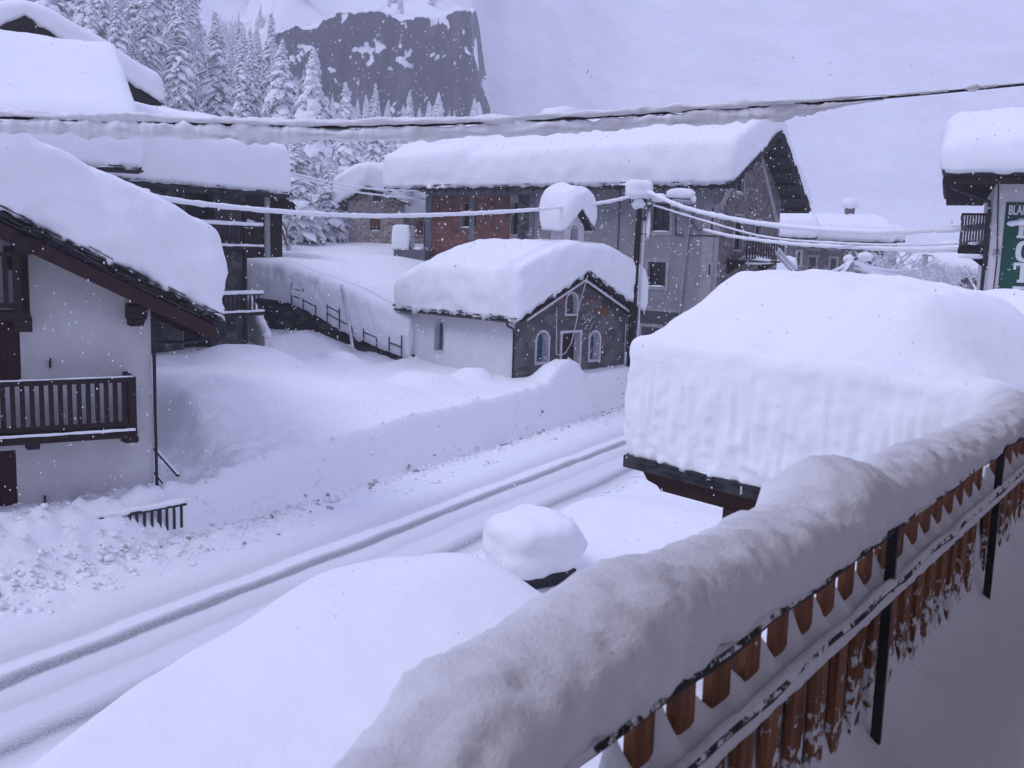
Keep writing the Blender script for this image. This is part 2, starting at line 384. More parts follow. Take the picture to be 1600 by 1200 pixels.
def terrain(X, Y):
    s, t = st(X, Y)
    fz = fb(X*.45, Y*.45, 0, 3)*.07
    if Y > 54 or abs(X) > 40:
        far = 1.6+fz*2+4.4*sm(44, 56, Y)*(1-sm(-3, 6, X))
    # --- far side
    w = g = 0.
    for ax, ay, az in ANCH:
        q = math.exp(-((X-ax)**2+(Y-ay)**2)/18.)+1e-7; w += q; g += q*az
    g /= w
    C = .98+.58*sm(2, 16, s)
    hi = C+(g-C)*sm(3.9, 8.5, t)
    for bx, by, br, bh in BUMPS:
        q = ((X-bx)**2+(Y-by)**2)/(br*br)
        if q < 9: hi += bh*math.exp(-q*q*.8)
    # pit beside the chalet
    cx, cy = X+7.85, Y-20.7; lx, ly = cx*.866+cy*.5, -cx*.5+cy*.866
    pit = (1-sm(.7, 2.1, lx))*sm(-2.5, .5, ly)*(1-sm(6, 10, ly))*sm(-9, -1, lx+0*ly)
    hi = hi*(1-pit)+.75*pit
    # plough berm at the end of the courtyard, lumps
    q = ((lx-1.3)/1.6)**2+((ly+1.0)/.7)**2
    hi += .55*math.exp(-q)
    e = .5*fb(s*.35, 3.3, 0, 2)
    rough = sm(1.6, 2.6, t)*(1-sm(6.5, 9., t))*(1-.8*sm(6, 13, s))
    b0 = 3.0+e*.25-1.1*(1-sm(-2, 7, s))
    b1 = b0+.40+2.0*(1-sm(-1, 8, s))
    fs = sm(b0, b1, t)
    far_h = hi*fs
    # --- near side
    u = -t
    n0 = 2.55+.25*fb(s*.3, 9.1, 0, 2)+.25*sm(8, 14, s)+.75*(1-sm(-3.5, .3, s))
    A = 1.42+.12*math.sin(s*.9)-.62*sm(3.9, 5.6, s)*(1-sm(8, 11, s))-.15*sm(9,12,s)
    A -= .55*(1-sm(-5.5, -1.5, s))
    q = ((s-3.3)/2.2)**2+((u-5.0)/1.6)**2
    wid = 1.6+1.2*sm(8, 14, s)
    q2 = ((X+.35)**2+(Y-14.0)**2)/.75
    near_h = A*sm(n0, n0+wid, u)+.35*math.exp(-q)+.34*math.exp(-q2)+.25*sm(6, 10, u)*fb(X*.3, Y*.3, 2, 2)
    h = far_h*(1 if t > 0 else 0)+near_h*(1 if t < 0 else 0)
    road = 1-sm(1.9, 2.6, abs(t))
    h += fz*(1-road)*min(1, abs(t)/5)+(.022*fb(X*1.6, Y*1.6, 6, 3)+.008*fb(X*6, Y*6, 6, 2))*(1-road)
    if rough > 0:
        h += rough*(.22*abs(fb(X*1.5, Y*1.5, 1, 5))+.10*fb(X*4, Y*4, 4, 4)+.12)
    if 1.6 < t < 4 and s > 0:
        h += (.05*fb(X*4, Y*4, 1, 4)+.09*max(0, fb(X*1.8, Y*1.8, 2, 4)))*sm(1.6, 2.6, t)
    # --- terrace behind the retaining wall
    p = Vector((X, Y))-WA; wn = p.dot(WN); wt = p.dot(WD)/(WB-WA).length
    if -4 < wn < .5 and -.4 < wt < 1.0:
        mk = sm(-4, -.8, wn)*sm(-.4, -.1, wt)*(1-sm(.93, 1.0, wt)); h = h*(1-mk)+(wtab(wt, 3)+.12*fb(X*.8, Y*.8, 3, 3))*mk
    if wn > -.5:
        zt = wtab(wt, 1)+.03*min(wn, 14)+.12*fb(X*.3, Y*.3, 8, 2)
        mk = sm(0, .32, wn)*(1-sm(1.04, 1.5, wt))
        if wt < .33: mk *= 1
        h = h*(1-mk)+max(zt, h)*mk
    if Y > 48:
        f = sm(48, 58, Y); base = 1.7+4.2*(1-sm(-6, 10, X))
        h = h*(1-f)+(base+hill(X, Y))*f
    if X > 14: h += .6*sm(14, 30, X)*0
    if road > 0: h -= .06*road*(1-sm(60, 70, s))
    return h
def axis_pts(a, b, step, lo, hi, g):
    c = [a+step*i for i in range(int((b-a)/step)+1)]
    x, d = a, step
    left = []
    while x > lo: d *= g; x -= d; left.append(x)
    x, d = c[-1], step
    right = []
    while x < hi: d *= g; x += d; right.append(x)
    return left[::-1]+c+right
xs = axis_pts(-13, 9, .13, -520, 520, 1.075); ys = axis_pts(5, 46, .13, -25, 900, 1.06)
vs = [(x, y, terrain(x, y)) for y in ys for x in xs]; nx = len(xs)
fs = [(j*nx+i, j*nx+i+1, (j+1)*nx+i+1, (j+1)*nx+i) for j in range(len(ys)-1) for i in range(nx-1)]
me = bpy.data.meshes.new('snowy_ground'); me.from_pydata(vs, [], fs); me.polygons.foreach_set('use_smooth', [True]*len(fs))
def ground_mat():
    m, n, p = base_mat('ground_snow', .75, .2); mp = coords(n)
    a = nz(n, mp.outputs[0], .9, 4, .5); b = nz(n, mp.outputs[0], 7, 5, .6); c = nz(n, mp.outputs[0], 60, 3, .7)
    # brown grit specks thrown up by the plough, along the foot of the far bank
    s = node(n, 'ShaderNodeSeparateXYZ'); tc = node(n, 'ShaderNodeTexCoord'); n.links.new(tc.outputs['Object'], s.inputs[0])
    mxx = node(n, 'ShaderNodeMath', operation='MULTIPLY_ADD'); n.links.new(s.outputs[0], mxx.inputs[0]); mxx.inputs[1].default_value = -.864; mxx.inputs[2].default_value = -(-TX*-.864)-0
    mxx.inputs[2].default_value = TX*.864-TY*.503
    tt = node(n, 'ShaderNodeMath', operation='MULTIPLY_ADD'); n.links.new(s.outputs[1], tt.inputs[0]); tt.inputs[1].default_value = .503; n.links.new(mxx.outputs[0], tt.inputs[2])
    band = ramp(n, tt.outputs[0], [(0, G3(0)), (1, G3(0))])
    mr = node(n, 'ShaderNodeMapRange'); n.links.new(tt.outputs[0], mr.inputs[0]); mr.inputs[1].default_value = 1.5; mr.inputs[2].default_value = 6.5
    band = ramp(n, mr.outputs[0], [(.16, G3(0)), (.28, G3(1)), (.42, G3(.8)), (.60, G3(0))]); n.links.new(mr.outputs[0], band.inputs[0])
    k = nz(n, mp.outputs[0], 14, 8, .8); kk = nz(n, mp.outputs[0], .9, 3, .5)
    s1 = ramp(n, k.outputs[0], [(.56, G3(0)), (.66, G3(1))]); s2 = ramp(n, kk.outputs[0], [(.42, G3(0)), (.60, G3(1))])
    f = mixc(n, 1.0, mixc(n, 1.0, s1.outputs[0], s2.outputs[0], 'MULTIPLY'), band.outputs[0], 'MULTIPLY')
    zr = ramp(n, s.outputs[2], [(.55, G3(1)), (.9, G3(0))]); f = mixc(n, 1.0, f, zr.outputs[0], 'MULTIPLY')
    f = mixc(n, 1.0, f, G3(.8), 'MULTIPLY')
    fo = nz(n, mp.outputs[0], .02, 8, .75); fr_ = ramp(n, fo.outputs[0], [(.30, G3(.25)), (.70, G3(1))])  # patchy grey fog tone painted into the snow colour of the far slopes
    dy = node(n, 'ShaderNodeMapRange'); n.links.new(s.outputs[1], dy.inputs[0]); dy.inputs[1].default_value = 330; dy.inputs[2].default_value = 430
    ff = mixc(n, 1.0, fr_.outputs[0], dy.outputs[0], 'MULTIPLY')
    n.links.new(mixc(n, ff, mixc(n, f, (.86, .87, .89), (.30, .25, .23)), (.60, .61, .65)), p.inputs['Base Color'])
    bump(n, p, [(a.outputs[0], .35, .1), (b.outputs[0], .5, .03), (c.outputs[0], .8, .012)])
    return m
me.materials.append(ground_mat())
gr = bpy.data.objects.new('snowy_ground', me); COL.objects.link(gr); tag(gr, kind='structure')

# road: packed snow with tyre tracks
def road_mat():
    m, n, p = base_mat('packed_snow_road', .7, .3)
    tc = node(n, 'ShaderNodeTexCoord'); s = node(n, 'ShaderNodeSeparateXYZ'); n.links.new(tc.outputs['Object'], s.inputs[0])
    st_ = coords(n, (.35, 1, 1)); wob = nz(n, st_.outputs[0], .5, 2); fine = nz(n, coords(n, (.9, 3.5, 1)).outputs[0], 7, 7, .75)
    ad = node(n, 'ShaderNodeMath', operation='MULTIPLY_ADD'); n.links.new(wob.outputs[0], ad.inputs[0]); ad.inputs[1].default_value = .22; n.links.new(s.outputs[1], ad.inputs[2])
    ad2 = node(n, 'ShaderNodeMath', operation='MULTIPLY_ADD'); n.links.new(fine.outputs[0], ad2.inputs[0]); ad2.inputs[1].default_value = .09; n.links.new(ad.outputs[0], ad2.inputs[2])
    mr = node(n, 'ShaderNodeMapRange'); n.links.new(ad2.outputs[0], mr.inputs[0]); mr.inputs[1].default_value = -3.0+.155; mr.inputs[2].default_value = 3.0+.155
    def P(t): return (t+3)/6
    white, soft, band, dark = (.82, .83, .86), (.70, .71, .745), (.58, .59, .62), (.235, .24, .26)
    r = ramp(n, mr.outputs[0], [(P(-2.6), white), (P(-2.15), band), (P(-1.95), dark), (P(-1.72), (.5,.5,.53)), (P(-1.5), soft), (P(-1.0), soft), (P(-.85), band), (P(-.5), soft),
        (P(-.30), soft), (P(-.19), (.20, .205, .22)), (P(-.04), (.24, .25, .27)), (P(.07), (.46,.47,.50)), (P(.17), white), (P(.42), white), (P(.52), band), (P(.78), (.62,.63,.67)), (P(.95), soft), (P(1.6), white), (P(2.9), white)])
    n.links.remove(r.inputs[0].links[0]) if r.inputs[0].links else None
    n.links.new(mr.outputs[0], r.inputs[0])
    g = ramp(n, nz(n, coords(n, (2.2, 3.5, 1)).outputs[0], 9, 6, .8).outputs[0], [(.47, G3(0)), (.56, G3(1))])
    c = mixc(n, mixc(n, 1.0, g.outputs[0], G3(.55), 'MULTIPLY'), r.outputs[0], (.72, .73, .76))
    c = mixc(n, .25, c, r.outputs[0])
    n.links.new(c, p.inputs['Base Color'])
    bump(n, p, [(fine.outputs[0], .6, .02), (nz(n, coords(n).outputs[0], 50).outputs[0], .3, .006)])
    return m
b = MB(); L = 75; nsx, nty = 420, 70
vs = []
for i in range(nsx+1):
    s = -12+L*(i/nsx)
    for j in range(nty+1):
        t = -3.15+6.3*j/nty
        z = .012+.03*fb(s*.8, t*.8, 0, 3)+.012*fb(s*3, t*9, 5, 4)-.12*sm(2.7, 3.15, abs(t))
        for tc_, dp in ((-.08, .008), (-1.95, .007), (.65, .005), (-.85, .004)): z -= dp*math.exp(-((t-tc_)/.17)**2)
        for tc_, dp in ((.3, .009), (-.42, .009)): z += dp*math.exp(-((t-tc_)/.07)**2)
        z += sm(1.3, 2.2, t)*(.10*abs(fb(s*2.2, t*3, 1, 5))+.03)+sm(2.3, 2.75, t)*.10*max(0, fb(s*2.5, t*2.5, 6, 3))
        vs.append((s, t, z))
fs = [(i*(nty+1)+j, (i+1)*(nty+1)+j, (i+1)*(nty+1)+j+1, i*(nty+1)+j+1) for i in range(nsx) for j in range(nty)]
rd = b.add(vs, fs).build('road', road_mat(), smooth=True); tag(rd, kind='structure')
rd.location = (TX, TY, 0); rd.rotation_euler = (0, 0, math.atan2(.864, .503))
# make the faces look up
for o in (rd, gr):
    if o.data.polygons[0].normal.z < 0: o.data.flip_normals()

def chunks():
    rnd = random.Random(31); b = MB(); 
    for k in range(4600):
        a = rnd.random()
        if a < .5: s = rnd.uniform(1, 34); t = 2.55+abs(rnd.gauss(0, .32)) if rnd.random() < .75 else rnd.uniform(1.7, 2.9)
        elif a < .74: s = rnd.uniform(-6, 8); t = rnd.uniform(1.9, 6.8)
        elif a < .8: s = rnd.uniform(-2, 30); t = -rnd.uniform(2.4, 2.9)
        else: continue
        X, Y = st_xy(s, t); cx, cy = X+7.85, Y-20.7
        if -cx*.5+cy*.866 > -.15 and cx*.866+cy*.5 < .1: continue
        z = max(terrain(X, Y), .03 if abs(t) < 3 else -1)
        r = math.exp(rnd.gauss(-3.25, .5)); r = min(r, .12)
        n = 6; vs = []
        for i in range(3):
            th = (.25, .55, .85)[i]*math.pi
            for j in range(n):
                q = r*rnd.uniform(.7, 1.25); an = 2*math.pi*j/n+i
                vs.append((X+q*math.sin(th)*math.cos(an), Y+q*math.sin(th)*math.sin(an), z+r*.1+q*.75*math.cos(th)))
        fs = [(i*n+j, (i+1)*n+j, (i+1)*n+(j+1) % n, i*n+(j+1) % n) for i in range(2) for j in range(n)]+[tuple(range(n)), tuple(2*n+j for j in range(n-1, -1, -1))]
        b.add(vs, fs, 1 if rnd.random() < .10*sm(7, 11, s)+.02 and a < .55 else 0)
    me = bpy.data.meshes.new('ploughed_snow_chunks'); me.from_pydata(b.v, [], b.f); me.materials.append(SNOW); me.materials.append(simple('dirty_snow', (.30, .27, .26), (.5, .47, .46), 9, .9))
    me.polygons.foreach_set('material_index', b.m)
    me.polygons.foreach_set('use_smooth', [True]*len(b.f))
    o = bpy.data.objects.new('ploughed_snow_chunks', me); COL.objects.link(o); tag(o, kind='stuff')
chunks()
# ------------------------------------------------------------------ building parts
def P3(side, val, u, w, z):
    """u along the face, w outward from it"""
    return {'front': (u, val-w, z), 'end': (val+w, u, z), 'back': (u, val+w, z), 'left': (val-w, u, z)}[side]
def fbox(b, side, val, u0, u1, w0, w1, z0, z1, mi=0):
    a = P3(side, val, u0, w0, z0); c = P3(side, val, u1, w1, z1)
    return b.box(a[0], c[0], a[1], c[1], a[2], c[2], mi)
def window(root, cut, side, val, u0, u1, z0, z1, trim=.12, rec=.2, tm=None, pm=None, mull=(1, 1), fm=None, sill=True, label=None, snow=True, halfcurtain=None):
    fbox(cut, side, val, u0, u1, .4, -rec, z0, z1)
    b = MB(); t = trim
    if t > 0:
        fbox(b, side, val, u0-t, u0, -.02, .035, z0-t, z1+t); fbox(b, side, val, u1, u1+t, -.02, .035, z0-t, z1+t)
        fbox(b, side, val, u0, u1, -.02, .035, z1, z1+t); fbox(b, side, val, u0, u1, -.02, .035, z0-t, z0)
        fbox(b, side, val, u0+.003, u0+.02, -rec+.08, -.021, z0+.003, z1-.003); fbox(b, side, val, u1-.02, u1-.003, -rec+.08, -.021, z0+.003, z1-.003)
    else:
        fbox(b, side, val, u0+.002, u0+.04, -rec+.01, -.02, z0+.002, z1-.002)
    w = b.build('window', tm or TRIM, root, label=label)
    b = MB(); fbox(b, side, val, u0+.004, u1-.004, -rec+.003, -rec+.02, z0+.004, z1-.004); b.build('pane', pm or PANE, w)
    if mull:
        b = MB(); f = .05
        fbox(b, side, val, u0+.004, u0+f, -rec+.022, -rec+.07, z0+.004, z1-.004); fbox(b, side, val, u1-f, u1-.004, -rec+.022, -rec+.07, z0+.004, z1-.004)
        fbox(b, side, val, u0+f, u1-f, -rec+.022, -rec+.07, z1-f, z1-.004); fbox(b, side, val, u0+f, u1-f, -rec+.022, -rec+.07, z0+.004, z0+f)
        for i in range(1, mull[0]+1):
            x = u0+(u1-u0)*i/(mull[0]+1); fbox(b, side, val, x-.02, x+.02, -rec+.024, -rec+.06, z0+f, z1-f)
        for i in range(1, mull[1]+1):
            z = z0+(z1-z0)*i/(mull[1]+1); fbox(b, side, val, u0+f, u1-f, -rec+.026, -rec+.058, z-.02, z+.02)
        b.build('frame', fm or DARKWOOD, w)
    if sill and snow:
        b = MB(); q = max(u1-u0, .2)
        c = P3(side, val, (u0+u1)/2, -.06, z0+.03); rr = (q/2, .1, .055) if side in ('front', 'back') else (.1, q/2, .055)
        b.blob(c, rr, 12, .2, 2); b.build('sill_snow', SNOW, w, True)
    return w
def gable_roof(root, x0, x1, y0, y1, yr, z0, z1, zr, th=.3, mat=None, axis='x', name='roof', slates=True, seed=1):
    """ridge along x (axis='x') at y=yr; roof top heights z0 at y0, z1 at y1, zr at the ridge"""
    rnd = random.Random(seed); b = MB()
    if axis == 'x': b.prism([(y0, z0-th), (yr, zr-th), (y1, z1-th), (y1, z1), (yr, zr), (y0, z0)], 'x', x0, x1)
    else: b.prism([(y0, z0-th), (yr, zr-th), (y1, z1-th), (y1, z1), (yr, zr), (y0, z0)], 'y', x0, x1)
    if slates:
        # ragged slate edges: verge and eave courses
        def put(a, c, n):
            a, c = Vector(a), Vector(c)
            for i in range(n):
                p = a.lerp(c, (i+rnd.uniform(.1, .9))/n); dd = (c-a).normalized()
                p.z += rnd.uniform(-th*.7, .03)+.01; jit_ = Vector((rnd.uniform(-.05, .05), rnd.uniform(-.05, .05), 0))
                l_ = rnd.uniform(.12, .26); b.bar(p+jit_-dd*l_, p+jit_+dd*l_+Vector((0, 0, rnd.uniform(-.03, .03))), rnd.uniform(.18, .42), rnd.uniform(.02, .045))
        def mk(x, y, z): return (x, y, z) if axis == 'x' else (y, x, z)
        for xx in (x0+.08, x1-.08):
            put(mk(xx, y0, z0), mk(xx, yr, zr), int(abs(yr-y0)*7)); put(mk(xx, yr, zr), mk(xx, y1, z1), int(abs(y1-yr)*7))
        put(mk(x0, y0+.06, z0), mk(x1, y0+.06, z0), int((x1-x0)*5)); put(mk(x0, y1-.06, z1), mk(x1, y1-.06, z1), int((x1-x0)*5))
    return b.build(name, mat or SLATE, root)
def gz(y, y0, y1, yr, z0, z1, zr):
    return z0+(zr-z0)*(y-y0)/(yr-y0) if y < yr else zr+(z1-zr)*(y-yr)/(y1-yr)
def roof_snow(root, x0, x1, y0, y1, yr, z0, z1, zr, T, axis='x', k=1.4, over=.12, name='snow_load', Tf=None, **kw):
    def zb(a, c):
        y = c if axis == 'x' else a
        return gz(y, y0, y1, yr, z0, z1, zr)
    def zt(a, c):
        y, x = (c, a) if axis == 'x' else (a, c)
        d = abs(y-yr); s = (zr-z0)/(yr-y0) if y < yr else (zr-z1)/(y1-yr)
        e = zr-s*(math.sqrt(d*d+k*k)-k*.6)
        return e+T+.14*fb(x*.28+3, y*.35, kw.get('seed', 0), 2)+(Tf(x, y) if Tf else 0)
    o = over
    if axis == 'x': return snow_cap(name, root, x0-o, x1+o, y0-o, y1+o, zb, zt, **kw)
    return snow_cap(name, root, y0-o, y1+o, x0-o, x1+o, zb, zt, **kw)
def railing(root, side_pts, z0, z1, n, mat, name_b='baluster', post=.07, bal=.045, snow=True, rail_h=.07, wide=.0):
    """straight railing from A to B in local coordinates, children of root"""
    A, B_ = Vector(side_pts[0]), Vector(side_pts[1])
    def q(p, z): return (p.x, p.y, z)
    MB().bar(q(A, z1), q(B_, z1), .09, rail_h).build('handrail', mat, root)
    MB().bar(q(A, z0+.08), q(B_, z0+.08), .06, .06).build('bottom_rail', mat, root)
    for i in range(n):
        p = A.lerp(B_, (i+.5)/n); MB().bar(q(p, z0+.1), q(p, z1-.03), bal+wide, bal*.6, up=(B_-A).normalized()).build(name_b, mat, root)
    if snow:
        pts = [q(A.lerp(B_, i/30), z1+rail_h/2+.02+.012*fb(i*.7, z1)) for i in range(31)]
        MB().tube(pts, .05, 8, sq=.75, jit=.3).build('rail_snow', SNOW, root, True)

# ------------------------------------------------------------------ large grey house across the road
bh = empty('village_house', (9.2, 45.0, 0), -33.4, 'large grey and red brick house under a long snow slab behind the chapel', 'house')
L1, W1, ZE, ZR = -17.1, 9.0, 9.75, 12.75
EX0, EX1, EY0, EY1 = L1-2.0, 1.2, -1.15, 10.2
def bhz(y): return gz(y, EY0, EY1, 4.7, 9.75, 9.15, 12.65)
pf = lambda px, py: local(bh, px, py, 'y', 0)
pe = lambda px, py: local(bh, px, py, 'x', 0)
wall = MB()
sec = [(0, -.5), (W1, -.5), (W1, bhz(W1)-.32), (4.7, bhz(4.7)-.32), (0, bhz(0)-.32)]
wall.prism(sec, 'x', L1, 0)
wo_ = wall.build('wall', [PLASTER, BRICK, STONE_GB, PLASTER_D], bh)
cut = MB()
wspec = []
def add_w(px0, py0, px1, py1, fn):
    a, c = fn(px0, py0), fn(px1, py1); return a, c
def hwin(px0, py0, px1, py1, **kw):
    a, c = pf(px0, py0), pf(px1, py1); z0, z1 = sorted((a.z, c.z))
    return window(bh, cut, 'front', 0, min(a.x, c.x), max(a.x, c.x), z0, z1, **kw)
def ewin(px0, py0, px1, py1, **kw):
    a, c = pe(px0, py0), pe(px1, py1); z0, z1 = sorted((a.z, c.z))
    return window(bh, cut, 'end', 0, min(a.y, c.y), max(a.y, c.y), z0, z1, **kw)
hwin(720, 318, 743, 356, trim=0, rec=.35, mull=None, pm=BLACK, label='bare dark window opening in the brick')
hwin(798, 317, 808, 366, trim=0, rec=.35, mull=None, pm=BLACK, sill=False)
hwin(1019, 318, 1046, 363, rec=.28, mull=(1, 0), fm=SHUTTER, trim=.16)
hwin(1013, 409, 1039, 449, rec=.28, mull=(1, 0), fm=SHUTTER, trim=.16)
hwin(1003, 510, 1030, 540, rec=.28, mull=(1, 0), fm=SHUTTER, trim=.16)
ewin(1152, 268, 1161, 302, trim=.12, pm=BLACK, mull=None)
ewin(1119, 326, 1126, 359, trim=.12, mull=(0, 1))
ewin(1149, 337, 1158, 390, trim=.12, mull=(0, 1), sill=False)
ewin(1181, 344, 1188, 372, trim=.12, mull=(0, 1))
ewin(1114, 413, 1122, 429, trim=.12, mull=(0, 0))
carve(wo_, cut)
xb = pf(828, 330).x; xg = pf(809, 330).x
# separate left part: brick infill between concrete members, laid just proud of the wall
for p in wo_.data.polygons:
    p.material_index = 0
    if p.normal.x > .8 and p.center.x > -.5: p.material_index = 2
b = MB()
zb0, zb1 = pf(720, 305).z, pf(720, 296).z
xo0, xo1 = pf(719, 330).x, pf(744, 330).x; zo0, zo1 = pf(730, 357).z, pf(730, 317).z
x2 = pf(797, 330).x
def skin(x0, x1, z0, z1, w=.03): b.box(x0, x1, -w, .01, z0, z1)
topz = bhz(0)-.34
skin(L1+.45, xo0, 0, zb0); skin(xo1, x2, 0, zb0); skin(xo0, xo1, 0, zo0); skin(xo0, xo1, zo1, zb0)
skin(L1+.45, xg, zb1, topz)
b.build('brick_infill', BRICK, bh)
b = MB(); b.box(L1-.02, L1+.42, -.05, .01, 0, topz); b.box(L1+.45, xg, -.05, .01, zb0, zb1); b.box(L1+3.0, L1+3.35, -.045, .01, 0, zb0-.002)
b.build('concrete_frame', CONC, bh)
b = MB(); b.box(xg+.02, xb, -.028, .01, 0, zb0); b.build('stone_patch', STONE_G, bh)
b = MB(); b.box(xb, xb+.3, -.05, .01, 0, zb0); b.build('quoin_strip', CONC, bh)
b = MB(); za = pf(1030, 484).z
b.box(pf(962, 400).x, 0, -.045, .01, za-.08, za+.06); b.build('string_course', TRIM, bh)
b = MB(); b.box(pf(964, 400).x, -.02, -.02, .01, 0, za-.08); b.build('plinth', PLASTER_D, bh)
b = MB(); b.box(xb+.35, -.3, -.02, .01, pf(900, 292).z, topz); b.build('eaves_band', PLASTER_D, bh)
b = MB(); b.box(-.62, .0, -.05, .01, za+.06, pf(1107, 318).z); b.box(-.05, .05, -.05, .35, 0, pf(1107, 318).z); b.build('corner_pilaster', TRIM, bh)
x5 = pf(965, 400).x
MB().box(x5-.03, x5+.03, -.035, .01, za, topz).build('wall_joint', PLASTER_D, bh)
# sloping pale bands under the gable
a1, a2 = pe(1112, 322), pe(1152, 281); a3, a4 = pe(1166, 265), pe(1203, 352)
b = MB()
b.prism([(0, 8.3), (0, 8.75), (3.9, bhz(3.9)-.55), (3.9, bhz(3.9)-1.0)], 'x', -.01, .05)
b.prism([(5.5, bhz(5.5)-.55), (5.5, bhz(5.5)-1.0), (W1-.05, 7.6), (W1-.05, 8.15)], 'x', -.01, .05)
b.build('gable_band', TRIM, bh)
MB().prism([(.1, 8.8), (3.9, bhz(3.9)-.36), (4.7, bhz(4.7)-.36), (5.5, bhz(5.5)-.36), (W1-.1, 8.2), (W1-.1, bhz(W1)-.36), (4.7, bhz(4.7)-.34), (.1, bhz(.1)-.36)], 'x', -.012, .03) 
gable_roof(bh, EX0, EX1, EY0, EY1, 4.7, 9.75, 9.15, 12.65, .26, seed=3)
b = MB()
for i in range(12):                       # purlins under the gable overhang
    y = EY0+.4+i*(EY1-EY0-.8)/11; z = bhz(y)-.33
    b.box(0.02, EX1-.05, y-.07, y+.07, z-.12, z+.06)
for i in range(26):
    x = L1-1.8+i*(EX1-L1+1.5)/25
    b.prism([(EY0+.08, bhz(EY0+.08)-.38), (-.02, bhz(0)-.40), (-.02, bhz(0)-.27), (EY0+.08, bhz(EY0+.08)-.27)], 'x', x-.06, x+.06)
b.build('rafters', DARKWOOD, bh)
roof_snow(bh, EX0, EX1-.15, EY0, EY1, 4.7, 9.75, 9.15, 12.65, 1.35, res=.2, r=.26, amp=.09, belly=.10, drip=.12, seed=11, k=1.5, streak=.02,
          Tf=lambda x, y: -.85*sm(4.9, 6.2, y)+.22*sm(-17.5, -13.5, x)-.25*sm(-13.6, -13.2, x)+.15*sm(-13.2, -3, x))
ch_ = MB(); ch_.box(-12.6, -11.4, 5.2, 6.0, 12, 14.0); cho = ch_.build('chimney', PLASTER, bh)
MB().blob((-12.0, 5.6, 14.1), (1.0, .7, .45), 14, .15, 1.2, box=.5).build('chimney_snow', SNOW, cho, True)
# balcony with its heap of snow on the gable
pb0, pb1 = pe(1134, 405), pe(1190, 408)
bal = MB().box(.02, 1.0, pb0.y, pb1.y, pb0.z-.12, pb0.z-.02).build('balcony', DARKWOOD, bh)
railing(bal, ((.95, pb0.y, 0), (.95, pb1.y, 0)), pb0.z, pb0.z+.85, 13, DARKWOOD, snow=False, wide=.02)
MB().blob((.6, (pb0.y+pb1.y)/2, pb0.z+.0), (.45, (pb1.y-pb0.y)/2*.95, .22), 16, .35, 2.5).build('balcony_snow', SNOW, bal, True)
b = MB()
for y in (pb0.y+.3, pb1.y-.3): b.prism([(.02, pb0.z-.7), (.02, pb0.z-.12), (.9, pb0.z-.12)], 'y', y-.06, y+.06); b.build('bracket', DARKWOOD, bal); b = MB()
# downpipe, wires and box on the front wall
dp0, dp1 = pf(1080, 345), pf(1064, 480)
MB().tube([(dp0.x, -.12, dp0.z), (dp0.x-.1, -.12, dp0.z-1), (dp1.x, -.12, dp1.z), (dp1.x, -.12, 1)], .045, 8).build('conduit', TRIM, bh)
bx = pf(1075, 336); b = MB().box(bx.x-.3, bx.x+.25, -.2, -.02, bx.z-.05, bx.z+.4); b.build('meter_box', GREYPAINT, bh)
b = MB(); w0, w1, w2, w3 = pf(1057, 326), pf(1056, 367), pf(1100, 368), pf(1117, 372)
b.tube([(w0.x, -.05, w0.z), (w1.x, -.05, w1.z), (w2.x, -.06, w2.z), (0.06, -.1, w2.z-.02), (.1, 1.0, w2.z)], .028, 6)
w4 = pf(1092, 357); b.tube([(bx.x, -.08, bx.z), (w4.x, -.1, w4.z-.1), (0.05, -.12, w4.z)], .022, 6)
b.build('wall_wire', METAL, bh)
# terrace with a railing and a cube of snow at the left end
tr = empty('side_terrace', PY(636, 393, 53), -8, 'small railed terrace bearing a cube of snow, left of the brick wall', 'terrace')
b = MB()
b.box(-.75, 1.0, 0, 1.6, -3, .12)
for i in range(13): b.box(-.74+i*.14, -.68+i*.14, -.03, .01, -3, .08)
b.build('corrugated_base', CONC, tr)
b = MB(); b.bar((.15, .05, .12), (.15, .05, 1.5), .05); b.bar((.15, .05, 1.5), (1.0, .05, 1.45), .05); b.bar((.95, .05, .12), (.95, .05, 1.5), .06); b.bar((.15, .05, .8), (1.0, .05, .78), .03); b.build('railing', METAL, tr)
snow_cap('snow_cube', tr, -.85, .12, -.05, 1.2, lambda x, y: .12, lambda x, y: 1.42, r=.16, res=.1, amp=.05, seed=4)
b = MB(); b.blob((.6, .7, .15), (.45, .8, .18), 12, .2); b.build('floor_snow', SNOW, tr, True)

# ------------------------------------------------------------------ chapel
cp = empty('chapel', (0.05, 37.0, 0), -43, 'small white chapel with grey gabled front, arched windows and a deep snow cap', 'chapel')
CL, CW, CYR = -6.2, 7.2, 3.6
cz = lambda y: gz(y, -.45, 7.65, CYR, 3.98, 3.98, 5.75)
wall = MB(); wall.prism([(0, -.5), (CW, -.5), (CW, cz(CW)-.24), (CYR, cz(CYR)-.24), (0, cz(0)-.24)], 'x', CL, 0)
cw = wall.build('wall', [CHAPELWALL, STONE_C], cp)
qf = lambda px, py: local(cp, px, py, 'y', 0); qe = lambda px, py: local(cp, px, py, 'x', 0)
cut = MB()
def arch_pts(u0, u1, z0, zs, zt, n=9):
    pts = [(u0, z0), (u1, z0)]; c = (u0+u1)/2; r = (u1-u0)/2
    for i in range(n+1):
        a = math.pi*i/n; pts.append((c+r*math.cos(a), zs+(zt-zs)*math.sin(a)))
    return pts
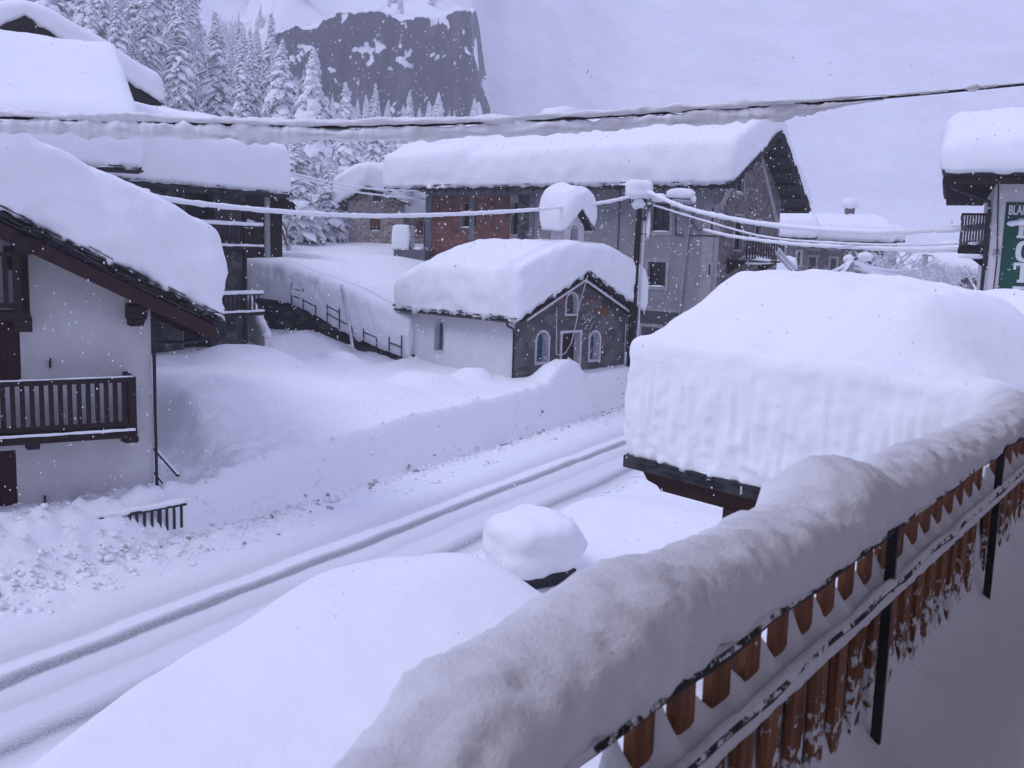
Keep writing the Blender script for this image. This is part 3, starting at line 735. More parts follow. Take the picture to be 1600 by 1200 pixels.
def arch_window(side, val, u0, u1, z0, z1, trim, rec, tm, pm, name='window', label=None):
    zs = z1-(u1-u0)/2*1.0
    ax = 'y' if side == 'front' else 'x'
    pts = arch_pts(u0, u1, z0, zs, z1)
    w = lambda d: val-d if side == 'front' else val+d
    cut.prism(pts, ax, w(.4), w(-rec))
    inner = pts; outer = arch_pts(u0-trim, u1+trim, z0-trim, zs, z1+trim)
    b = MB(); n = len(pts)
    vs = [(q[0], w(.04), q[1]) if ax == 'y' else (w(.04), q[0], q[1]) for q in inner+outer]
    vs += [(q[0], w(-.02), q[1]) if ax == 'y' else (w(-.02), q[0], q[1]) for q in inner+outer]
    for i in range(n):
        j = (i+1) % n
        b.add([vs[i], vs[j], vs[n+j], vs[n+i]], [(0, 1, 2, 3)]); b.add([vs[n+i], vs[n+j], vs[3*n+j], vs[3*n+i]], [(0, 1, 2, 3)])
        b.add([vs[i], vs[j], vs[2*n+j], vs[2*n+i]], [(0, 1, 2, 3)])
        in_ = [((q[0]-(u0+u1)/2)*.985+(u0+u1)/2, q[1]-.003) if q[1] > z0 else (q[0], q[1]+.003) for q in (inner[i], inner[j])]
        b.add([(q[0], w(d_), q[1]) if ax == 'y' else (w(d_), q[0], q[1]) for q, d_ in ((in_[0], .03), (in_[1], .03), (in_[1], -rec+.005), (in_[0], -rec+.005))], [(0, 1, 2, 3)])
    o = b.build(name, tm, cp, label=label)
    g = MB(); g.prism(arch_pts(u0+.004, u1-.004, z0+.004, zs, z1-.004), ax, w(-rec+.003), w(-rec+.03)); g.build('pane', pm, o)
    f = MB()
    c = (u0+u1)/2
    for uu in (c, ): fbox(f, side, val, uu-.015, uu+.015, -rec+.032, -rec+.05, z0+.01, z1-.05)
    for k in range(1, 6):
        z = z0+(z1-z0)*k/6; fbox(f, side, val, u0+.01, u1-.01, -rec+.033, -rec+.048, z-.012, z+.012)
    f.build('leading', METAL, o)
    return o
a, c = qf(679, 547), qf(694, 502); arch_window('front', 0, a.x, c.x, a.z, c.z, .04, .3, TRIMW, GLASS_B, label='narrow arched blue window in the white side wall')
a, c = qe(837, 567), qe(857, 518); arch_window('end', 0, a.y, c.y, a.z, c.z, .08, .35, TRIMW, GLASS_B)
a, c = qe(920, 563), qe(937, 518); arch_window('end', 0, a.y, c.y, a.z, c.z, .08, .35, TRIMW, GLASS_B)
a, c = qe(884, 491), qe(902, 458); arch_window('end', 0, a.y, c.y, a.z, c.z, .07, .22, TRIMW, simple('faded_niche_painting', (.03, .03, .04), (.14, .14, .17), 7, .6, 20, .1, .002), name='niche', label='white framed niche high in the gable')
a, c = qe(876, 575), qe(906, 519); dz1 = c.z; dz0 = .9
fbox(cut, 'end', 0, a.y, c.y, .4, -.35, dz0, dz1)
b = MB(); t = .1
fbox(b, 'end', 0, a.y-t, a.y, -.02, .045, dz0, dz1+t); fbox(b, 'end', 0, c.y, c.y+t, -.02, .045, dz0, dz1+t); fbox(b, 'end', 0, a.y, c.y, -.02, .045, dz1, dz1+t)
fbox(b, 'end', 0, c.y-.02, c.y-.003, -.28, -.021, dz0, dz1); fbox(b, 'end', 0, a.y+.003, a.y+.02, -.28, -.021, dz0, dz1)
dr = b.build('door_frame', TRIMW, cp); 
dd = MB(); fbox(dd, 'end', 0, a.y+.005, c.y-.005, -.345, -.29, dz0, dz1-.005)
for i in range(5):
    yy = a.y+.08+i*(c.y-a.y-.16)/4; fbox(dd, 'end', 0, yy-.07, yy+.07, -.289, -.272, dz0, dz1-.06)
dd.build('door', REDWOOD, dr)
carve(cw, cut)
for p in cw.data.polygons: p.material_index = 1 if (p.normal.x > .8 and p.center.x > -.2) else 0
gable_roof(cp, CL-.35, .55, -.45, 7.65, CYR, 3.98, 3.98, 5.75, .16, seed=8)
b = MB()   # white verge boards
for s_, (ya, yb) in enumerate(((-.1, CYR), (CYR, 7.3))):
    b.prism([(ya, cz(ya)-.36), (yb, cz(yb)-.36), (yb, cz(yb)-.28), (ya, cz(ya)-.28)], 'x', .015, .5)
b.build('verge_soffit', DARKWOOD, cp)
b = MB()
for ya, yb in ((.15, CYR), (CYR, 7.1)):
    b.prism([(ya, cz(ya)-.46), (yb, cz(yb)-.46), (yb, cz(yb)-.37), (ya, cz(ya)-.37)], 'x', .46, .52)
b.build('verge_board', TRIMW, cp)
b = MB(); g0 = cz(-.45)-.18
b.tube([(CL-.35, -.52, g0), (.35, -.52, g0-.03)], .06, 8); b.tube([(.0, -.5, g0-.03), (.0, -.42, g0-.22), (.02, -.1, g0-.35), (.03, -.08, g0-.6), (.03, -.08, -.2)], .045, 8)
b.build('gutter_and_downpipe', METAL, cp)
a = qe(941, 486); b = MB(); b.blob((.0, a.y, a.z), (.06, .42, .22), 12, .2, 2, box=.6); b.build('ochre_patch', ORANGE_ST, cp)
b = MB(); a2 = qe(925, 468); b.blob((.0, a2.y, a2.z), (.035, .5, .10), 10, .4, 2); a2 = qe(875, 471); b.blob((.0, a2.y, a2.z), (.035, .25, .12), 10, .4, 2); b.build('bare_brick_patch', BRICK, cp)
roof_snow(cp, CL-.35, .55, -.45, 7.65, CYR, 3.98, 3.98, 5.75, 1.5, res=.11, r=.27, amp=.08, belly=.10, drip=.14, seed=2, k=2.0, streak=.02, lump=.03,
          Tf=lambda x, y: -.55*(1-sm(CL-.3, CL+1.6, x))+.05*sm(-2, 1, x))
b = MB()   # loose cable hanging from the gable
pk = Vector((.6, CYR, 5.55)); pts = [pk]
for px, py in ((907, 470), (900, 505), (893, 535), (884, 551), (876, 556), (869, 553)): pts.append(local(cp, px, py, 'x', .12))
b.tube(pts, .022, 6); c0 = local(cp, 870, 480, 'x', .08); c1 = local(cp, 869, 553, 'x', .12); b.tube([c0, c1], .02, 6)
c0 = local(cp, 978, 505, 'x', .06); b.tube([c0, (c0.x, c0.y, 1.2)], .02, 6)
b.build('hanging_wire', FROST, cp)
b = MB()   # dead creeper with snow on it
rnd = random.Random(3)
for k in range(13):
    p = local(cp, 915+rnd.uniform(-6, 12), 500+rnd.uniform(-4, 60), 'x', .05); pts = [p]
    for i in range(4): p = p+Vector((.01, rnd.uniform(-.16, .2), rnd.uniform(-.12, .2))); p.x = .05+rnd.uniform(0, .04); pts.append(p)
    b.tube(pts, .011, 5, mi=1 if k % 3 == 0 else 0)
b.build('climbing_plant', [BARK, FROST], cp)
# bell gable
bg_ = MB(); by = CYR+.2; bz = 6.45
bg_.prism([(by-.62, bz-1.2), (by+.62, bz-1.2), (by+.62, bz+1.05), (by, bz+1.65), (by-.62, bz+1.05)], 'x', -1.1, -.35)
bgo = bg_.build('bell_gable', CHAPELWALL, cp)
ct = MB(); ct.prism(arch_pts(by-.25, by+.25, bz+.35, bz+.85, bz+1.1), 'x', -1.6, .2); carve(bgo, ct)
gable_roof(bgo, -1.35, -.1, by-.85, by+.85, by, bz+.98, bz+.98, bz+1.8, .08, seed=5)
roof_snow(bgo, -1.35, -.1, by-.85, by+.85, by, bz+.98, bz+.98, bz+1.8, 1.25, res=.1, r=.3, amp=.07, belly=.12, drip=.05, seed=6, k=.9, name='bell_gable_snow')
MB().blob((-.72, by, bz+.6), (.16, .16, .2), 12, .0).build('bell', METAL, bgo, True)

# ------------------------------------------------------------------ white chalet on the left
chl = empty('white_chalet', (-7.85, 20.7, 0), 30, 'white rendered chalet with dark wooden balconies, at the left beside the road', 'chalet')
zc = lambda x: 5.0-.51*x        # underside of the roof
RX0, RX1, RR = -11.5, 1.15, -5.3
def czu(x): return zc(x) if x > RR else zc(RR)-.51*(RR-x)
wall = MB(); wall.prism([(-10.6, -1), (0, -1), (0, czu(0)-.02), (RR, czu(RR)-.02), (-10.6, czu(-10.6)-.02)], 'y', 0, 8.2)
cwall = wall.build('wall', WHITEWALL, chl)
cut = MB()
lf = lambda px, py, y=0: local(chl, px, py, 'y', y)
def cdoor(px0, py0, px1, py1, left):
    a, c = lf(px0, py0), lf(px1, py1); u0, u1 = left, c.x; z1, z0 = a.z, c.z
    fbox(cut, 'front', 0, u0, u1, .4, -.14, z0, z1)
    b = MB(); fbox(b, 'front', 0, u0+.01, u1-.01, -.13, -.06, z0, z1-.01); d = b.build('door', SHUTTER, chl)
    b = MB()
    for k in range(int((u1-u0)/.14)): fbox(b, 'front', 0, u0+.02+k*.14, u0+.02+k*.14+.12, -.059, -.045, z0, z1-.03)
    b.build('door_boards', SHUTTER, d)
cdoor(0, 497, 34, 600, -4.6); 
a = lf(0, 705); c = lf(30, 840)
cdoor(0, 705, 30, 830, -4.4)
fbox(cut, 'front', 0, -8.6, -7.6, .4, -.14, 2.9, 4.5); fbox(cut, 'front', 0, -8.6, -7.6, .4, -.14, .9, 2.1)
carve(cwall, cut)
MB().box(-8.58, -7.62, .08, .12, 2.92, 4.48).build('shutter', SHUTTER, chl); MB().box(-8.58, -7.62, .08, .12, .92, 2.08).build('shutter', SHUTTER, chl)
b = MB(); TH = .58
for (x0, x1) in ((RX0, RR), (RR, RX1)):
    b.prism([(x0, czu(x0)), (x1, czu(x1)), (x1, czu(x1)+TH), (x0, czu(x0)+TH)], 'y', -.90, 9.2)
rnd = random.Random(9)
for k in range(230):
    x = RX0+(RX1-RX0)*rnd.random(); z = czu(x)+TH+rnd.uniform(-.27, .04); l = rnd.uniform(.1, .28); y = -.9+rnd.uniform(-.09, .03)
    b.bar((x-l, y, czu(x-l)-czu(x)+z+rnd.uniform(-.02, .03)), (x+l, y, czu(x+l)-czu(x)+z), rnd.uniform(.2, .34), rnd.uniform(.015, .035))
for k in range(40):
    y = -.95+10*k/39; b.box(RX1-.3, RX1+rnd.uniform(.02, .14), y-.14, y+.14, czu(RX1)+TH-.08+rnd.uniform(-.08, .02), czu(RX1)+TH)
b.build('roof', SLATE, chl)
b = MB(); b.prism([(RR, czu(RR)-.05), (RX1+.02, czu(RX1)-.05), (RX1+.02, czu(RX1)+.26), (RR, czu(RR)+.26)], 'y', -1.01, -.955)
b.prism([(RX0, czu(RX0)-.05), (RR, czu(RR)-.05), (RR, czu(RR)+.26), (RX0, czu(RX0)+.26)], 'y', -1.01, -.955)
b.build('bargeboard', REDWOOD, chl)
b = MB()
for x in (-.35, -2.6, RR, -8.2): 
    z = czu(x)-.02; b.prism([(-.9, z-.18), (-.72, z-.34), (0, z-.36), (0, z-.05), (-.9, z-.05)], 'x', x-.16, x+.16)
    b.prism([(-.75, z-.34), (-.5, z-.5), (0, z-.5), (0, z-.36), (-.72, z-.345)], 'x', x-.13, x+.13)
    b.build('purlin_end', DARKWOOD, chl); b = MB()
b = MB()
for k in range(14):
    y = .3+k*.6; b.prism([(.02, czu(.02)-.14), (1.1, czu(1.1)-.14), (1.1, czu(1.1)-.01), (.02, czu(.02)-.01)], 'y', y-.05, y+.05)
b.build('rafters', DARKWOOD, chl)
b = MB(); gx = RX1+.06; gzz = czu(RX1)-.05
b.tube([(gx, -.9, gzz), (gx, 9, gzz+.02)], .06, 8); b.tube([(gx, 0.1, gzz-.05), (.6, .0, gzz-.12), (.1, -.06, gzz-.1), (.05, -.06, gzz-.35), (.05, -.06, .4)], .04, 8)
b.build('gutter_and_downpipe', METAL, chl)
snow_cap('snow_load', chl, RX0, RX1+.16, -1.02, 9.4, lambda x, y: czu(x)+TH-.01,
         lambda x, y: czu(x)+TH+1.62+.20*sm(-4.5, .5, x)+.14*fb(x*.4+1, y*.3, 1, 2)-.55*math.exp(-((x-RR)/1.2)**2),
         r=.19, res=.09, amp=.10, belly=.07, drip=.10, seed=21, streak=.02, lump=.05)
def chalet_balcony(zf, zr, xr, n, pf_, xl=-9.4, dep=1.0):
    bal = MB().box(xl, xr, -dep, 0, zf-.1, zf-.02).build('balcony', DARKWOOD, chl)
    MB().box(xl, xr-.02, -dep-.03, -dep+.0, zf-.16, zf+.0).build('fascia', DARKWOOD, bal)
    MB().bar((xl, -dep+.04, zr), (xr-.03, -dep+.04, zr), .13, .09).build('handrail', DARKWOOD, bal)
    MB().bar((xl, -dep+.04, zf+.13), (xr-.03, -dep+.04, zf+.13), .07, .09).build('bottom_rail', DARKWOOD, bal)
    MB().bar((xr-.07, -dep+.1, zr), (xr-.07, -.0, zr), .11, .09).build('handrail', DARKWOOD, bal)
    MB().bar((xr-.07, -dep+.1, zf+.13), (xr-.07, -.0, zf+.13), .07, .09).build('bottom_rail', DARKWOOD, bal)
    x = xr-.07
    MB().box(x-.08, x+.06, -dep-.02, -dep+.12, zf-.05, zr+.05).build('post', DARKWOOD, bal)
    k = 0
    while x-.01 > xl:
        x -= .17; k += 1
        if k % 15 == 0: MB().box(x-.07, x+.07, -dep-.03, -dep+.1, zf-.05, zr+.04).build('post', DARKWOOD, bal)
        else: MB().box(x-.045, x+.045, -dep+.015, -dep+.055, zf+.09, zr-.03).build('baluster', DARKWOOD, bal)
    for j in range(5): MB().box(xr-.09, xr-.05, -dep+.22+j*.15, -dep+.30+j*.15, zf+.09, zr-.03).build('baluster', DARKWOOD, bal)
    return bal
fz = lf(215, 671, -1.0); rz_ = lf(215, 593, -1.0)
b1 = chalet_balcony(fz.z, rz_.z, fz.x, 14, None)
pts = [(-9.4+i*(fz.x+9.35)/70, -1.06, fz.z+.015+.012*fb(i*.5, 2)) for i in range(71)]
MB().tube(pts, .045, 8, sq=.6, jit=.4).build('floor_edge_snow', SNOW, b1, True)
pts = [(-9.4+i*(fz.x+9.35)/70, -.96, rz_.z+.06+.008*fb(i*.5, 5)) for i in range(71)]
MB().tube(pts, .035, 8, sq=.55, jit=.4).build('rail_snow', SNOW, b1, True)
b = MB()
for px in (207, 52):
    q = lf(px, 680, -.9); b.prism([(-1.0, fz.z-.16), (-1.0, fz.z-.24), (-.8, fz.z-.32), (0, fz.z-.42), (0, fz.z-.16)], 'x', q.x-.11, q.x+.11)
    b.build('corbel', DARKWOOD, b1); b = MB()
fz2 = lf(48, 488, -1.0); rz2 = lf(48, 398, -1.0)
b2 = chalet_balcony(fz2.z, rz2.z, fz2.x, 4, None)
MB().box(fz2.x-.28, fz2.x-.02, -1.02, -.8, fz2.z-.35, czu(fz2.x)-.02).build('post', DARKWOOD, b2)
MB().prism([(-1.02, rz2.z), (-1.25, rz2.z+.1), (-1.25, rz2.z+.32), (0, rz2.z+.32), (0, rz2.z)], 'x', fz2.x-.24, fz2.x+.05).build('corbel', DARKWOOD, b2)
MB().box(fz2.x-.3, fz2.x+.02, -1.03, -.0, fz2.z-.38, fz2.z-.1).build('corbel', DARKWOOD, b2)
for i, (px, py) in enumerate(((78, 567), (70, 781))):
    q = lf(px, py); MB().bar((q.x, -.05, q.z-.09), (q.x, -.05, q.z+.1), .04, .06).build('shutter_hook', METAL, chl)
# stair rail at the side wall
b = MB()
for p0, p1 in (((241, 700), (279, 743)), ((240, 735), (262, 762))):
    b.bar(PY(*p0, 21.5), PY(*p1, 21.0), .07, .06)
so_ = b.build('stair_rail', METAL_ICY); tag(so_, 'snow crusted dark stair handrail in the gully beside the white chalet', 'handrail')
b = MB()
a, c = PY(149, 814, 18.7), PY(291, 787, 19.9)
fr = empty('low_iron_fence', a, 0, 'low black iron fence poking out of the piled snow in front of the white chalet', 'fence')
dv = c-a
MB().bar((0, 0, .02), (dv.x, dv.y, dv.z), .06, .06).build('top_rail', METAL, fr)
for i in range(12):
    p = dv*((i+.3)/12); MB().bar((p.x, p.y, p.z), (p.x, p.y, p.z-.5), .05 if i % 4 else .08, .04).build('picket', METAL, fr)
pts = [(dv.x*i/24-.02, dv.y*i/24+.02, dv.z*i/24+.07+.03*fb(i*.6, 1)) for i in range(25)]
MB().tube(pts, .08, 8, sq=.8, jit=.5).build('rail_snow', SNOW, fr, True)

# ------------------------------------------------------------------ dark stone house with balconies
sh = empty('stone_house', (-10.62, 38.0, 0), 57, 'dark stone house with two wooden balconies and a smooth snow slab behind the white chalet', 'house')
SL, SW = -11, 8.0
sz = lambda y: gz(y, -1.1, 9.1, 4.0, 8.45, 8.45, 10.5)
wall = MB(); wall.prism([(0, 0), (SW, 0), (SW, sz(SW)-.3), (4, sz(4)-.3), (0, sz(0)-.3)], 'x', SL, 0)
sw_ = wall.build('wall', STONE_G, sh); cut = MB()
gf = lambda px, py, y=0: local(sh, px, py, 'y', y)
def swin(px0, py0, px1, py1, **kw):
    a, c = gf(px0, py0), gf(px1, py1)
    return window(sh, cut, 'front', 0, min(a.x, c.x), max(a.x, c.x), min(a.z, c.z), max(a.z, c.z), **kw)
swin(287, 300, 334, 352, trim=0, rec=.4, pm=BLACK, mull=None, sill=False, label='dark open doorway on the upper floor')
swin(286, 505, 332, 545, trim=0, rec=.4, pm=BLACK, mull=None, sill=False, label='dark doorway at snow level')
carve(sw_, cut)
gable_roof(sh, SL-1, 1.3, -1.1, 9.1, 4.0, 8.45, 8.45, 10.5, .22, seed=12)
roof_snow(sh, SL-1, 1.25, -1.1, 9.1, 4.0, 8.45, 8.45, 10.5, 1.45, res=.2, r=.35, amp=.06, belly=.08, drip=.06, seed=31, k=1.6, streak=.02)
for (y0_, y1_) in ((347, 385), (455, 489)):
    zr_, zf_ = gf(372, y0_+6, -1).z, gf(372, y1_, -1).z
    bal = MB().box(-7, .0, -1.0, 0, zf_-.14, zf_).build('balcony', DARKWOOD, sh)
    MB().bar((-7, -.95, zr_), (-.02, -.95, zr_), .08, .06).build('handrail', DARKWOOD, bal)
    for i in range(33): MB().box(-6.95+i*.21, -6.88+i*.21, -.97, -.93, zf_+.05, zr_).build('baluster', DARKWOOD, bal)
    MB().tube([(-7+i*.2, -.95, zr_+.09) for i in range(36)], .09, 8, sq=.9, jit=.3).build('rail_snow', SNOW, bal, True)
    MB().tube([(-7+i*.2, -1.0, zf_+.05) for i in range(36)], .08, 8, sq=.6, jit=.4).build('floor_edge_snow', SNOW, bal, True)
bal = MB().box(.0, .85, .4, 2.6, gf(372, 396, 0).z-.1, gf(372, 396, 0).z+.05).build('balcony', DARKWOOD, sh)
z0 = gf(372, 396, 0).z
for i in range(6): MB().box(.05+i*.15, .11+i*.15, .42, .47, z0, z0+.95).build('baluster', DARKWOOD, bal)
MB().box(0, .88, .4, .5, z0+.95, z0+1.02).build('handrail', DARKWOOD, bal)
MB().blob((.45, .6, z0+1.15), (.45, .3, .2), 12, .15, box=.4).build('rail_snow', SNOW, bal, True)
MB().tube([(-.08, -.08, 1), (-.08, -.08, 8.0)], .07, 8).build('downpipe', METAL, sh)
q = gf(375, 330, 0)
MB().box(-.14, .01, -.035, .0, 1.5, 8.0).build('corner_quoin', PLASTER_D, sh)
# ramp parapet beside it
pw = [PY(380, 455, 40), PY(412, 515, 38.5)]
b = MB(); a, c = PY(379, 462, 40.5), PY(414, 530, 37.8)
b.add([(a.x, a.y, 1), (c.x, c.y, 1), (c.x, c.y, c.z), (a.x, a.y, a.z), (a.x+.25, a.y+.25, 1), (c.x+.25, c.y+.25, 1), (c.x+.25, c.y+.25, c.z), (a.x+.25, a.y+.25, a.z)],
      [(0,1,2,3),(7,6,5,4),(3,2,6,7),(0,3,7,4),(1,5,6,2),(0,4,5,1)])
pp = b.build('ramp_parapet', WHITEWALL); tag(pp, 'white sloping ramp parapet between the dark stone house and the retaining wall', 'parapet')
pts = [a.lerp(c, i/20)+Vector((.1, .1, .12+.08*fb(i*.5, 4))) for i in range(21)]
MB().tube(pts, .19, 10, sq=.9, jit=.4).build('coping_snow', SNOW, pp, True)

# roofs farther left
def far_house(name, org, rz, label, x0, x1, y0, y1, rid, ze, zr_, T, axis, wallm, zw0=2.0, seed=1, **kw):
    r = empty(name, org, rz, label, 'house')
    if axis == 'x':
        w = MB(); w.prism([(y0+.9, zw0), (y1-.9, zw0), (y1-.9, gz(y1-.9, y0, y1, rid, ze, ze, zr_)-.25), (rid, zr_-.25), (y0+.9, gz(y0+.9, y0, y1, rid, ze, ze, zr_)-.25)], 'x', x0+1, x1-.9)
    else:
        w = MB(); w.prism([(y0+.9, zw0), (y1-.9, zw0), (y1-.9, gz(y1-.9, y0, y1, rid, ze, ze, zr_)-.25), (rid, zr_-.25), (y0+.9, gz(y0+.9, y0, y1, rid, ze, ze, zr_)-.25)], 'y', x0+1, x1-.9)
    w.build('wall', wallm, r)
    gable_roof(r, x0, x1, y0, y1, rid, ze, ze, zr_, .25, axis=axis, seed=seed)
    roof_snow(r, x0, x1, y0, y1, rid, ze, ze, zr_, T, axis=axis, seed=seed, **kw)
    return r
hb = far_house('snowbound_house', (-12.1, 31.0, 0), 30, 'tall house almost hidden by one broad steep sheet of snow above the white chalet', -9, .1, 0, 11, 5.5, 8.75, 12.2, 1.35, 'x', STONE_G, seed=41, res=.22, r=.35, amp=.06, belly=.06, k=.6)
hc = far_house('brown_gabled_house', PY(38, 300, 46)*1.0, 30, 'brown timber gabled house, its roof peak and snowy verge showing above the white roofs at top left', 0, 9, -8.5, 7.6, 0, 0, 0, .0, 'y', REDWOOD) if False else None
g0 = PY(38, 24, 44.5)
hc = empty('brown_gabled_house', (g0.x, g0.y, 0), 30, 'brown timber house whose roof peak and snowy verge show above other roofs, top left', 'house')
zp = g0.z; ev = local(hc, 252, 160, 'y', 0); slope = (zp-ev.z)/ev.x
hw = ev.x
w = MB(); w.prism([(-hw+1, 2), (hw-1, 2), (hw-1, zp-slope*(hw-1)-.3), (0, zp-.3), (-hw+1, zp-slope*(hw-1)-.3)], 'y', 1.0, 9); w.build('wall', REDWOOD, hc)
gable_roof(hc, 0, 10, -hw, hw, 0, zp-slope*hw, zp-slope*hw, zp, .35, mat=DARKWOOD, axis='y', seed=14)
roof_snow(hc, 0, 10, -hw, hw, 0, zp-slope*hw, zp-slope*hw, zp, .95, axis='y', res=.25, r=.35, amp=.05, k=1.2, seed=15)
# dark timber gable behind the stone house
q = PY(430, 250, 46)
tb = empty('timber_barn', (q.x-.7, q.y, 0), 20, 'dark timber barn gable half hidden behind the right end of the stone house', 'barn')
w = MB(); w.prism([(-6, 3), (1.0, 3), (1.0, 8.3), (-2.5, 11.2), (-6, 8.3)], 'y', 0, 6); w.build('wall', DARKWOOD, tb)
gable_roof(tb, -.8, 7, -6.8, 1.5, -2.6, 8.2, 8.2, 11.7, .3, mat=DARKWOOD, axis='y', seed=16)
roof_snow(tb, -.4, 7, -6.8, .6, -2.6, 8.2, 8.6, 11.7, .4, axis='y', res=.3, r=.3, amp=.05, k=1, seed=17)

# ------------------------------------------------------------------ stone cottage up the lane
sc_ = empty('stone_cottage', PY(545, 395, 60), 0, 'small pale rubble stone cottage with humped snow roof, right of the tallest fir', 'cottage')
wf = lambda px, py: local(sc_, px, py, 'y', 0)
ow = wf(629, 395).x; pkz = wf(577, 291); e0, e1 = wf(523, 322), wf(640, 318)
w = MB(); w.prism([(0, -2), (ow, -2), (ow, wf(629, 318).z), (pkz.x, pkz.z-.3), (0, wf(545, 310).z)], 'y', 0, 6)
cwl = w.build('wall', STONE_B, sc_); cut = MB()
def kwin(px0, py0, px1, py1, **kw):
    a, c = wf(px0, py0), wf(px1, py1); return window(sc_, cut, 'front', 0, a.x, c.x, min(a.z, c.z), max(a.z, c.z), **kw)
kwin(583, 305, 595, 316, trim=.12, mull=(0, 0))
a, c = wf(578, 361), wf(595, 333)
wn_ = kwin(578, 361, 595, 333, trim=.12, mull=None, pm=RUST)
carve(cwl, cut)
b = MB(); b.box(-.05, .28, -.03, .02, -2, wf(545, 312).z-.05); b.box(ow-.28, ow+.05, -.03, .02, -2, wf(629, 320).z-.1); b.build('quoins', TRIM, sc_)
b = MB()
b.prism([(e0.x, e0.z-.18), (pkz.x, pkz.z-.18), (e1.x, e1.z-.18), (e1.x, e1.z), (pkz.x, pkz.z), (e0.x, e0.z)], 'y', -.55, 7)
b.build('roof', SLATE, sc_)
def ckz(x): return gz(x, e0.x, e1.x, pkz.x, e0.z, e1.z, pkz.z)
snow_cap('snow_load', sc_, e0.x-.1, e1.x+.1, -.6, 7, lambda x, y: ckz(x), lambda x, y: ckz(x)+1.75-.25*math.exp(-((x-pkz.x)/.6)**2), r=.4, res=.15, amp=.08, seed=51)
b = MB(); b.box(ow+.02, ow+2.4, .5, 5, -2, wf(640, 330).z-.1); b.build('side_wing', STONE_B, sc_)
b = MB(); a, c = wf(649, 366), wf(659, 345); b.box(a.x, c.x, .44, .56, a.z, c.z); b.build('shutter', RUST, sc_)
snow_cap('side_wing_snow', sc_, ow-.2, ow+2.6, .1, 5.2, lambda x, y: wf(640, 330).z-.08, lambda x, y: wf(640, 330).z+1.4+.45*y*.3, r=.3, res=.2, amp=.06, seed=52)
cb = wf(602, 262); b = MB(); b.box(cb.x-.4, cb.x+.4, 3.5, 4.2, cb.z-1, cb.z+.55); co = b.build('chimney', STONE_B, sc_)
MB().blob((cb.x, 3.85, cb.z+.8), (.55, .5, .4), 12, .15, box=.4).build('chimney_snow', SNOW, co, True)

# ------------------------------------------------------------------ retaining wall with snow fence
rw = empty('retaining_wall', (WA.x, WA.y, 0), 0, 'dark dry stone retaining wall under an overhanging shelf of snow, left of the chapel', 'wall')
b = MB(); N = 40
def wtop(f): return wtab(f, 2)
vs = []; 
for i in range(N+1):
    f = -.12+1.16*i/N; p = (WB-WA)*f-WN*(.12+.05*fb(f*9, 2)); q = (WB-WA)*f+WN*.5
    z = wtop(max(0, f))+.12*fb(f*12, 7); vs += [(p.x, p.y, .6), (p.x, p.y, z), (q.x, q.y, z), (q.x, q.y, .6)]
b.add(vs, [(4*i+k, 4*i+4+k, 4*i+4+(k+1) % 4, 4*i+(k+1) % 4) for i in range(N) for k in range(4)]+[(0, 1, 2, 3), (4*N+3, 4*N+2, 4*N+1, 4*N)])
b.build('wall', STONE_D, rw)
# snow shelf above
def shelf(f0, f1, n, name, bulge, seed):
    vs = []; M = 12
    for i in range(n+1):
        f = f0+(f1-f0)*i/n; base = wtop(max(0, f))-.05; top = terrain(*(WA+(WB-WA)*f+WN*.6))+.02
        for j in range(M+1):
            h = j/M; o = -.22-bulge*math.sin(math.pi*h)**.5*(.8+.5*fb(f*7+seed, h*2, 1, 3))+.9*max(0, h-.82)/.18*.8
            z = base+(top-base)*min(1, h/.9)-(.12+.25*max(0, fb(f*14+seed, 1, 0, 3)))*(1 if j == 0 else 0)
            p = (WB-WA)*f+WN*(o+.03*fb(f*40, h*6, seed, 3)); vs.append((p.x, p.y, z))
        q = (WB-WA)*f+WN*.5; vs.append((q.x, q.y, base))
    K = M+2
    return MB().add(vs, [(i*K+k, (i+1)*K+k, (i+1)*K+(k+1) % K, i*K+(k+1) % K) for i in range(n) for k in range(K)]+[tuple(range(K)), tuple(n*K+k for k in range(K-1, -1, -1))]).build(name, SNOW, rw, True)
shelf(-.12, 1.0, 160, 'snow_shelf', .26, 3)
for i in range(10):
    f = .3+.66*i/9; p = (WB-WA)*f-WN*(.375+.03*math.sin(i*2.3)); z = wtop(f)
    MB().bar((p.x, p.y, z-.12), (p.x, p.y, z+.8), .05).build('fence_post', METAL_ICY, rw)
    if i in (0, 1, 3, 4, 6, 8):
        for zz in ((.28, .62) if i % 3 == 0 else (.28,)):
            q = (WB-WA)*(f+.66/9)-WN*.38; MB().bar((p.x, p.y, z+zz), (q.x, q.y, wtop(f+.66/9)+zz), .04, .06).build('fence_rail', METAL_ICY, rw)
pl0, pl1 = PY(534, 445, 42.0), PY(551, 545, 41.4)
st_pole = MB().tube([pl0, pl0.lerp(pl1, .5)+Vector((.03, 0, 0)), pl1], .06, 8, jit=.4).build('snow_marker_pole', FROST)
tag(st_pole, 'thin frosted snow pole leaning against the retaining wall', 'snow pole')

